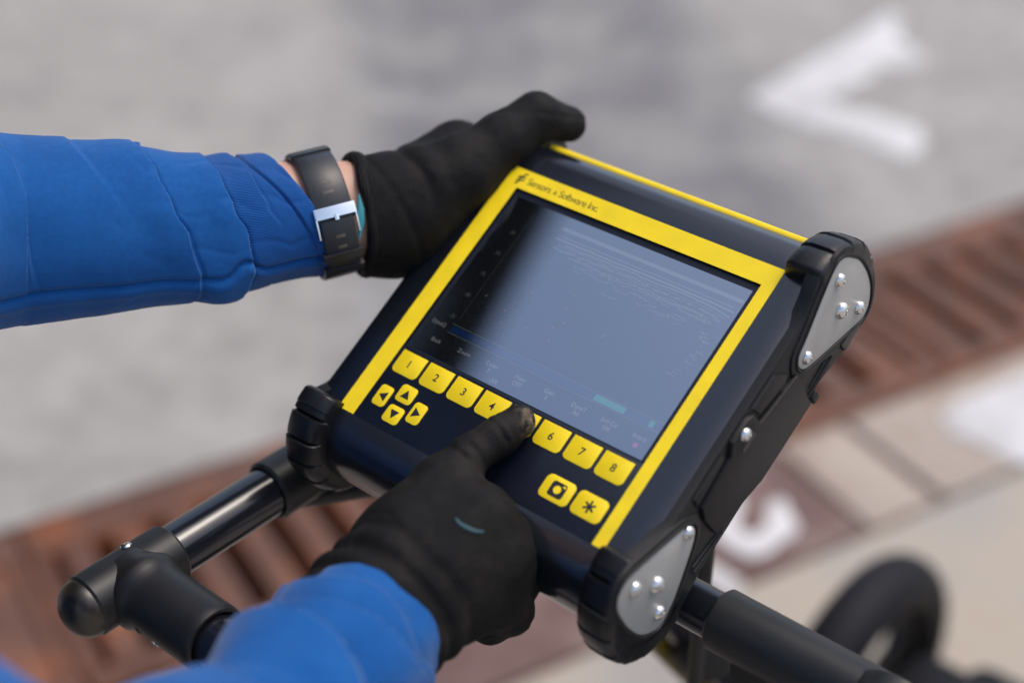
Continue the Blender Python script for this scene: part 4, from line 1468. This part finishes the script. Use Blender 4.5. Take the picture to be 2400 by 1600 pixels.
def nz(x, y, z=0.0):
    return noise.noise(Vector((x, y, z)))


def dispL(x, th, s):
    c, sn = math.cos(th), math.sin(th)
    # th: 0 = top, pi/2 = camera side, pi = underside
    d = 0.0
    wv = 0.0060 * nz(math.cos(th) * 1.3 + 3.0, math.sin(th) * 1.3, 4.0) + 0.0020 * nz(math.cos(th) * 4.0, math.sin(th) * 4.0, 8.0)
    d += fold(x, 0.0505 - 0.010 * c + 0.003 * math.sin(2 * th) + wv, 0.0042, 0.0030 * (0.62 + 0.38 * math.sin(th - 0.2)), 3.0)
    d += fold(x, 0.0300 - 0.006 * c + wv, 0.0040, 0.0028 * max(0.0, 0.05 + 0.85 * c + 0.15 * sn), 2.6)
    d += fold(x, 0.0835 + 0.005 * math.sin(th * 1.5 + 0.5) - 0.004 * c + wv, 0.0046, 0.0031 * (0.60 + 0.40 * math.sin(th + 0.3)), 3.2)
    d += fold(x, 0.112 + 0.008 * c, 0.006, 0.0010 * max(0, c), 2.0)
    d += fold(x, 0.170 - 0.006 * c + 0.005 * math.sin(2 * th) + wv, 0.0050, 0.0025 * (0.45 + 0.55 * c), 3.4)
    d += fold(x, 0.196 - 0.010 * c, 0.006, 0.0008 * max(0, c), 2.4)
    d += fold(x, 0.230 - 0.01 * c, 0.010, 0.005, 3.0)
    d += 0.0016 * nz(x * 24, th * 1.1, 3.1) + 0.0005 * nz(x * 60, th * 2.0, 7.7) - 0.0007 * math.exp(-(nz(x * 34, th * 1.5, 31.0) / 0.07) ** 2) * max(0.0, 1 - x / 0.15)
    # bunching on the underside near the cuff, pulled to a side seam
    und = math.exp(-((th - 2.62) / 0.45) ** 2)
    d += und * 0.0060 * math.exp(-((x - 0.070) / 0.014) ** 2)
    kink = 0.22 * math.exp(-((x - 0.056) / 0.007) ** 2)
    d -= 0.0030 * math.exp(-((th - 2.36 + kink) / 0.030) ** 2)
    d += 0.0012 * math.exp(-((th - 2.50 + kink) / 0.075) ** 2)
    # turned-back flap at the cuff, wide on top and closing to a point underneath
    xf = 0.0150 * max(0.0, 0.5 + 0.5 * math.cos(th * 0.92 - 0.25)) ** 0.8
    d += 0.0014 / (1 + math.exp(min(40.0, (x - xf) / 0.0004)))
    d -= 0.0008 * math.exp(-((x - xf - 0.0012) / 0.0010) ** 2)
    return d


def endL(th):
    # slanted opening: short on top, long underneath
    c = math.cos(th)
    return 0.0165 + 0.0150 * c + 0.0035 * math.cos(2 * th - 0.6)


up0 = Vector((0, SP, CP))
mm = 0.001
pathL = [(tuple(ELL), .060, .056), (tuple(PL(-200, 552, 0.825)), .0600, .054), (tuple(PL(0, 541, 0.86)), .0555, .049), (tuple(PL(150, 537, 0.872)), .0525, .046),
         (tuple(PL(300, 533, 0.885)), .0490, .042), (tuple(PL(450, 533, 0.899)), .0430, .038), (tuple(PL(560, 527, 0.910)), .0405, .036), (tuple(PL(650, 513, 0.920)), .0392, .0350), (tuple(PL(762, 502, 0.930)), .0385, .0340)]
vsL, fsL, uvL, nsL = sweep(pathL, 330, 200, dispL, up0, endL)


def dispR(x, th, s):
    c, sn = math.cos(th), math.sin(th)
    d = 0.0
    wv = 0.010 * nz(math.cos(th) * 1.2, math.sin(th) * 1.2, 21.0)
    d += fold(x, 0.026 + 0.006 * math.sin(th + 0.6) + wv, 0.0052, 0.0062, 3.0)
    d += fold(x, 0.055 + 0.010 * math.sin(th * 2) + wv, 0.0075, 0.0100, 2.6)
    d += fold(x, 0.092 - 0.012 * c + wv, 0.0095, 0.0105, 2.4)
    d += fold(x, 0.140, 0.010, 0.006, 3.0)
    d += 0.0030 * nz(x * 30, th * 1.0, 13.1) + 0.0014 * nz(x * 75, th * 2.6, 17.7)
    return d


def endR(th):
    return 0.006 + 0.004 * math.sin(th + 0.8)


axR = (P(960, 1352, 0.815) - P(720, 1640, 0.742)).normalized()
pathR = [(tuple(ELR), .060, .060), (tuple(P(330, 1940, 0.632)), .056, .056), (tuple(P(540, 1815, 0.680)), .0440, .0470), (tuple(P(705, 1658, 0.730)), .0390, .0410), (tuple(P(800, 1540, 0.765)), .0385, .0370), (tuple(P(896, 1446, 0.798)), .0388, .0360)]
upR = (P(700, 1300, 0.80) - P(900, 1500, 0.80)).normalized()
vsR, fsR, uvR, nsR = sweep(pathR, 200, 150, dispR, upR, endR, 0.03)

shirt = [(PEL + Vector((0, 0, -0.05)), CHE, 0.150, 0.158, 0.05, (FWD, 0.74)), (CHE, NEC - Vector((0, 0, 0.07)), 0.158, 0.122, 0.05, (FWD, 0.74)),
         (CHE + Vector((0, 0, 0.12)), SHL, 0.095, 0.076, 0.04), (CHE + Vector((0, 0, 0.12)), SHR, 0.095, 0.076, 0.04),
         (SHL, ELL, 0.072, 0.060, 0.03), (SHR, ELR, 0.072, 0.060, 0.03)]
V, Q = sdf_mesh(shirt, 0.008, 2)
tor = mk('shirt', V, Q, M['shirt'], pe, True, off=PR, uv=[(p[0] * 10, p[2] * 10) for p in V])


def split_build(vs, fs, uv, nseg, cuff_len_faces, name):
    o = mk(name, vs, fs, M['shirt'], pe, True, off=PR, uv=uv)
    o.data.materials.append(M['cuff'])
    for k, p in enumerate(o.data.polygons):
        if k // nseg >= cuff_len_faces(k % nseg):
            p.material_index = 1
    return o


slL = split_build(vsL, fsL, uvL, nsL, lambda j: 232, 'sleeve')
slL['label'] = 'blue sleeve with folds and a slanted ribbed cuff behind the watch'
slR = split_build(vsR, fsR, uvR, nsR, lambda j: 999, 'sleeve')

# ---- gloves
KN = 0.0105
LH = lambda u, v, d: tuple(PL(u, v, d))


def lhdev(x, y, z):
    return tuple(DW(x, y, z))


gl = [
    # wrist and heel of the hand
    (LH(840, 466, .936), LH(960, 452, .944), .0255, .0250, KN), (LH(845, 548, .936), LH(945, 550, .946), .0270, .0250, KN),
    (LH(850, 505, .930), LH(960, 500, .940), .0270, .0270, KN),
    # ball of the thumb
    (LH(930, 480, .936), LH(1075, 408, .942), .0290, .0235, 0.014),
    (LH(920, 545, .944), LH(1020, 500, .956), .0255, .0215, 0.012),
    (LH(1025, 478, .950), LH(1112, 418, .958), .0228, .0195, 0.010),
    # back of the hand behind the thumb
    (LH(930, 448, .956), LH(1072, 354, .978), .0225, .0200, 0.012),
    (LH(930, 520, .965), LH(1010, 480, 1.000), .0240, .0220, 0.012),
    # thumb
    (LH(1085, 402, .944), LH(1180, 333, .950), .0212, .0182, 0.010),
    (LH(1180, 333, .950), LH(1258, 274, .957), .0182, .0158, 0.006), (LH(1258, 274, .957), LH(1332, 291, .968), .0150, .0118, 0.004),
]
# fingers wrapped behind the display
for i, (y, r) in enumerate(((2, .0118), (-20, .0118), (-42, .0112), (-62, .0100))):
    k0 = Vector(LH(1068 - 22 * i, 354 + 44 * i, .980 + .006 * i))
    k1 = Vector(lhdev(-52, y + 4, -58)); k2 = Vector(lhdev(-22, y - 4, -92)); k3 = Vector(lhdev(12, y - 8, -84))
    gl += [(k0, k1, r * 1.35, r * 1.15, 0.008), (k1, k2, r * 1.12, r * 1.0, 0.004), (k2, k3, r, r * 0.9, 0.004)]
V, Q = sdf_mesh(gl, 0.0016, 3, planes=[(PL(838, 505, 0.935), armL_ax)])
# creases and fabric folds
BVs = []
IP = np.array(LH(1258, 274, .957)); TD = np.array(LH(1332, 291, .968)) - IP
C1 = np.array(LH(985, 440, .925)); d1 = np.array(armL_ax)
nrm = np.zeros_like(V)
fn = np.cross(V[Q[:, 2]] - V[Q[:, 0]], V[Q[:, 3]] - V[Q[:, 1]])
for i in range(4):
    np.add.at(nrm, Q[:, i], fn)
nrm /= np.linalg.norm(nrm, axis=1)[:, None] + 1e-12
dd = np.zeros(len(V))
for i, p in enumerate(V):
    vp_ = Vector(p)
    al = float(np.dot(p - C1, d1))
    vq = vp_ - armL_ax * (al * 0.55)
    dd[i] = 0.0006 * noise.noise(vp_ * 30) - 0.0010 * math.exp(-(noise.noise(vq * 30 + Vector((3, 1, 7))) / 0.055) ** 2) * (0.45 + noise.noise(vp_ * 12)) + 0.0003 * noise.noise(vp_ * 160)
    a = float(np.dot(p - C1, d1))
    b = float(np.dot(p - C1, np.array(upL)))
    # diagonal fold running from the wrist to the ball of the thumb
    dd[i] -= 0.0024 * math.exp(-((a + 0.35 * b + 0.004 * noise.noise(vp_ * 30)) / 0.0035) ** 2) * math.exp(-((b - 0.012) / 0.020) ** 2)
    dd[i] += 0.0014 * math.exp(-((a + 0.35 * b - 0.010) / 0.006) ** 2) * math.exp(-((b - 0.012) / 0.024) ** 2)
    dd[i] -= 0.0010 * math.exp(-((a + 0.5 * b + 0.022) / 0.003) ** 2)
V = V + nrm * dd[:, None]
gmL = glove_mat('left_glove_knit', tuple(armL_ax), tuple(PL(840, 505, 0.936)), 0.062, 420.0)
gloL = mk('glove', V, Q, gmL, pe, True, off=PR)
gloL['label'] = 'black knitted glove gripping the upper left corner of the display'
# rolled wrist edge of the left glove
def ring(c, ax, u, o, ru, ro, tilt, n, wob=0.0, seed=0):
    out = []
    for k in range(n):
        t = 2 * math.pi * k / n
        p = c + u * (ru * math.cos(t)) + o * (ro * math.sin(t)) + ax * (tilt * math.cos(t) + wob * noise.noise(Vector((math.cos(t) * 1.5, math.sin(t) * 1.5, seed))))
        out.append(p)
    out.append(out[0]); out.append(out[1])
    return out


rc = PL(842, 506, 0.9345)
rg = ring(rc, armL_ax, upL, tcL, 0.0352, 0.0302, -0.002, 72, 0.003, 2)
mb = MB().tube(rg, [0.0036 + 0.0012 * math.exp(-((k / 72 * 2 * math.pi) / 0.7) ** 2) + 0.0012 * math.exp(-(((k - 72) / 72 * 2 * math.pi) / 0.7) ** 2) for k in range(74)], 14, caps=False)
mb.build('glove_cuff', gmL, gloL, off=PR)
mb = MB().tube([PL(841, 455, 0.9035), PL(845, 490, 0.9020), PL(846, 520, 0.9015), PL(842, 560, 0.9025)], [0.0005, 0.0022, 0.0024, 0.0005], 10)
mb.build('cuff_lining', M['teal'], gloL, off=PR)

# right glove: back of the hand up, index finger on key 5
ft = DW(126.0, -159.8, 0.6)
ftc = ft + EZ * 0.0098
RH_ = lambda u, v, d: tuple(P(u, v, d))
MCP = [P(1040, 1150, .832), P(1128, 1218, .820), P(1168, 1308, .818), P(1160, 1395, .824)]
W0, W1 = P(828, 1408, .795), P(928, 1490, .795)
WC_ = P(880, 1448, .790)
PIPi = P(1098, 1070, .8385)
gr_ = [
    (W0, MCP[0], .0245, .0190, 0.012), (WC_, MCP[1], .0270, .0185, 0.012), (W1, MCP[2], .0215, .0180, 0.012), (W1, MCP[3], .0212, .0165, 0.012),
    (P(760, 1510, .772), W0, .0265, .0245, 0.012), (P(855, 1580, .772), W1, .0225, .0215, 0.012), (P(810, 1550, .768), WC_, .0265, .0270, 0.012),
    (MCP[0], MCP[1], .0178, .0172, 0.006), (MCP[1], MCP[2], .0172, .0168, 0.006), (MCP[2], MCP[3], .0168, .0155, 0.006),
    (P(960, 1300, .812), P(1060, 1290, .812), .030, .024, 0.016),
    # index finger
    (MCP[0], PIPi, .0152, .0112, 0.007), (PIPi, P(1168, 1023, .845), .0114, .0107, 0.004), (P(1168, 1023, .845), ftc, .0107, .0097, 0.004),
    (MCP[1] + (CAMP - MCP[1]).normalized() * 0.006, MCP[1] + (CAMP - MCP[1]).normalized() * 0.007, .0125, .0125, 0.006), (MCP[2] + (CAMP - MCP[2]).normalized() * 0.006, MCP[2] + (CAMP - MCP[2]).normalized() * 0.007, .0122, .0122, 0.006),
    # curled middle, ring and little fingers
    (MCP[1], P(1196, 1262, .834), .0160, .0135, 0.007), (P(1196, 1262, .834), P(1150, 1330, .862), .0128, .0115, 0.004),
    (MCP[2], P(1212, 1352, .842), .0160, .0140, 0.007), (P(1212, 1352, .842), P(1150, 1390, .875), .0132, .0115, 0.004), (P(1150, 1390, .875), P(1080, 1370, .868), .0112, .010, 0.004),
    (MCP[3], P(1196, 1432, .848), .0150, .0128, 0.007), (P(1196, 1432, .848), P(1150, 1458, .862), .0128, .0118, 0.004), (P(1150, 1458, .862), P(1080, 1440, .862), .0110, .0095, 0.004),
    # thumb tucked under
    (P(930, 1330, .828), P(1020, 1290, .852), .0190, .0150, 0.010), (P(1020, 1290, .852), P(1095, 1320, .866), .0145, .0115, 0.006),
]
V, Q = sdf_mesh(gr_, 0.0015, 3)
nrm = np.zeros_like(V)
fn = np.cross(V[Q[:, 2]] - V[Q[:, 0]], V[Q[:, 3]] - V[Q[:, 1]])
for i in range(4):
    np.add.at(nrm, Q[:, i], fn)
nrm /= np.linalg.norm(nrm, axis=1)[:, None] + 1e-12
fa = np.array(ftc) - np.array(PIPi)
fl_ = np.linalg.norm(fa); fa /= fl_
ha = np.array(axR)
for i, p in enumerate(V):
    vp_ = Vector(p)
    d = 0.0007 * noise.noise(vp_ * 30) - 0.0008 * math.exp(-(noise.noise(vp_ * 26 + Vector((3, 1, 7))) / 0.055) ** 2) * (0.5 + noise.noise(vp_ * 12)) + 0.0003 * noise.noise(vp_ * 160)
    t = float(np.dot(p - np.array(PIPi), fa))
    off_ = p - np.array(PIPi) - fa * t
    if np.linalg.norm(off_) < 0.022 and t > -0.014:
        w_ = 0.0012
        dors = max(0.0, min(1.0, 0.35 + 1.2 * float(np.dot(nrm[i], np.array(EZ)))))
        w_ *= dors * (0.55 + 0.9 * noise.noise(vp_ * 110))
        for t0, hh in ((-0.005, 0.6), (0.003, 0.9), (0.0205, 1.2), (0.0245, 0.6)):
            d -= hh * w_ * math.exp(-((t - t0 + 0.0015 * noise.noise(vp_ * 70)) / 0.0014) ** 2)
            d += 0.6 * hh * w_ * math.exp(-((t - t0 - 0.0028 + 0.0015 * noise.noise(vp_ * 70)) / 0.0018) ** 2)
    a = float(np.dot(p - np.array(WC_), ha))
    for a0, hh in ((0.003, 0.0016), (0.016, 0.0013), (-0.012, 0.0016)):
        d += hh * math.exp(-((a - a0 + 0.006 * noise.noise(vp_ * 22)) / 0.004) ** 2)
        d -= hh * math.exp(-((a - a0 - 0.007 + 0.006 * noise.noise(vp_ * 22)) / 0.003) ** 2)
    V[i] = p + nrm[i] * d
tipd = ftc + EX * 0.006 + EZ * 0.004
gmR = glove_mat('right_glove_knit', tuple(axR), tuple(WC_), 0.075, 440.0, dust=(tuple(P(1252, 985, .846)), 0.013))
gloR = mk('glove', V, Q, gmR, pe, True, off=PR)
gloR['label'] = 'black glove with its index finger pressing a yellow key'
# teal stitched mark on the back of the right glove
bvh = BVHTree.FromPolygons([Vector(p) for p in V], [tuple(int(i) for i in q) for q in Q])
mpts = []
for (u, v) in catmull([(1068, 1215), (1078, 1228), (1096, 1238), (1114, 1244), (1133, 1246)], 14):
    o_ = P(u, v, 0.70)
    dr_ = (o_ - CAMP).normalized()
    hit = bvh.ray_cast(o_, dr_)
    if hit[0]:
        mpts.append(hit[0] + hit[1] * 0.0001)
if len(mpts) > 3:
    MB().tube(mpts, [0.0007 + 0.0006 * math.sin(math.pi * k / (len(mpts) - 1)) for k in range(len(mpts))], 8).build('stitched_mark', M['tealmark'], gloR, off=PR)

# ------------------------------------------------------------------ wrist watch on the left wrist
WA = PL(757, 503, 0.927)
tiltax = (armL_ax + upL * 0.22).normalized()
uW = (upL - tiltax * upL.dot(tiltax)).normalized()
oW = tiltax.cross(uW).normalized()
if oW.dot(CAMP - WA) < 0:
    oW = -oW
wt = empty('wrist_watch', WA)
tag(wt, 'black strapped wrist watch with a silver buckle between sleeve and glove', 'watch')
RU, RO = 0.0368, 0.0312


def wp(t, r, a):
    """t: angle round the wrist from the top towards the camera; r: lift off the strap base; a: along the arm."""
    return uW * ((RU + r) * math.cos(t)) + oW * ((RO + r) * math.sin(t)) + tiltax * a


def band(t0, t1, a0, a1, r0, r1, n, rnd=0.0012, taper=None):
    vs, fs = [], []
    for k in range(n + 1):
        t = t0 + (t1 - t0) * k / n
        s0, s1 = a0, a1
        if taper:
            g = taper(k / n)
            s0, s1 = a0 * g, a1 * g
        for (r, a) in ((r0, s0), (r1 - rnd * 0.6, s0), (r1, s0 + rnd), (r1, s1 - rnd), (r1 - rnd * 0.6, s1), (r0, s1)):
            vs.append(wp(t, r, a))
    for k in range(n):
        for j in range(6):
            fs.append((k * 6 + j, (k + 1) * 6 + j, (k + 1) * 6 + (j + 1) % 6, k * 6 + (j + 1) % 6))
    fs += [tuple(range(6)), tuple(range(n * 6, n * 6 + 6))]
    return vs, fs


mb = MB()
mb.add(*band(R(18), R(99), -0.0118, 0.0118, 0.0002, 0.0030, 40))
strap = mb.build('strap', M['strap'], wt)
mb = MB()
mb.add(*band(R(88), R(330), -0.0104, 0.0104, 0.0000, 0.0026, 90))
mb.add(*band(R(98), R(150), -0.0102, 0.0102, 0.0029, 0.0054, 36))
mb.build('strap', M['strap'], wt)
for t in (64, 73.5):
    MB().add(*band(R(t - 1.3), R(t + 1.3), -0.0034, 0.0034, 0.0026, 0.00312, 4, 0.0002)).build('strap_hole', M['hole'], strap)
for t in (112, 121.5):
    MB().add(*band(R(t - 1.3), R(t + 1.3), -0.0028, 0.0028, 0.0050, 0.00552, 4, 0.0002)).build('strap_hole', M['hole'], strap)
bk = MB()
bk.add(*band(R(86.5), R(95.5), -0.0128, 0.0128, 0.0028, 0.0058, 8, 0.0012))
for a in (-0.0128, 0.0118):
    bk.add(*band(R(95.2), R(112), a, a + 0.0010, 0.0020, 0.0050, 8, 0.0003))
buckle = bk.build('buckle', M['chrome'], wt)
MB().add(*band(R(93.5), R(98), -0.0013, 0.0013, 0.0050, 0.0066, 6, 0.0006)).build('buckle_pin', M['chrome'], buckle)
for t in (130, 146):
    MB().add(*band(R(t - 3.4), R(t + 3.4), -0.0124, 0.0124, 0.0026, 0.0071, 6, 0.0010)).build('strap_keeper', M['strap'], wt)
cs = MB()
cc = wp(R(-36), -0.0045, -0.001)
na = (uW * math.cos(R(-38)) + oW * math.sin(R(-38))).normalized()
cs.lathe([(0.0165, -0.004), (0.0185, -0.002), (0.0190, 0.002), (0.0180, 0.0052), (0.0160, 0.0060), (0.0155, 0.0056)], cc, na, 40)
case = cs.build('case', M['steelplate'], wt)
MB().lathe([(0.0154, 0.0), (0.0154, 0.0058), (0.0001, 0.0059)], cc, na, 32).build('crystal', M['pane'], case)
MB().add(*band(R(-8), R(22), -0.0125, 0.0125, 0.0008, 0.0040, 10)).build('lug', M['strap'], case)
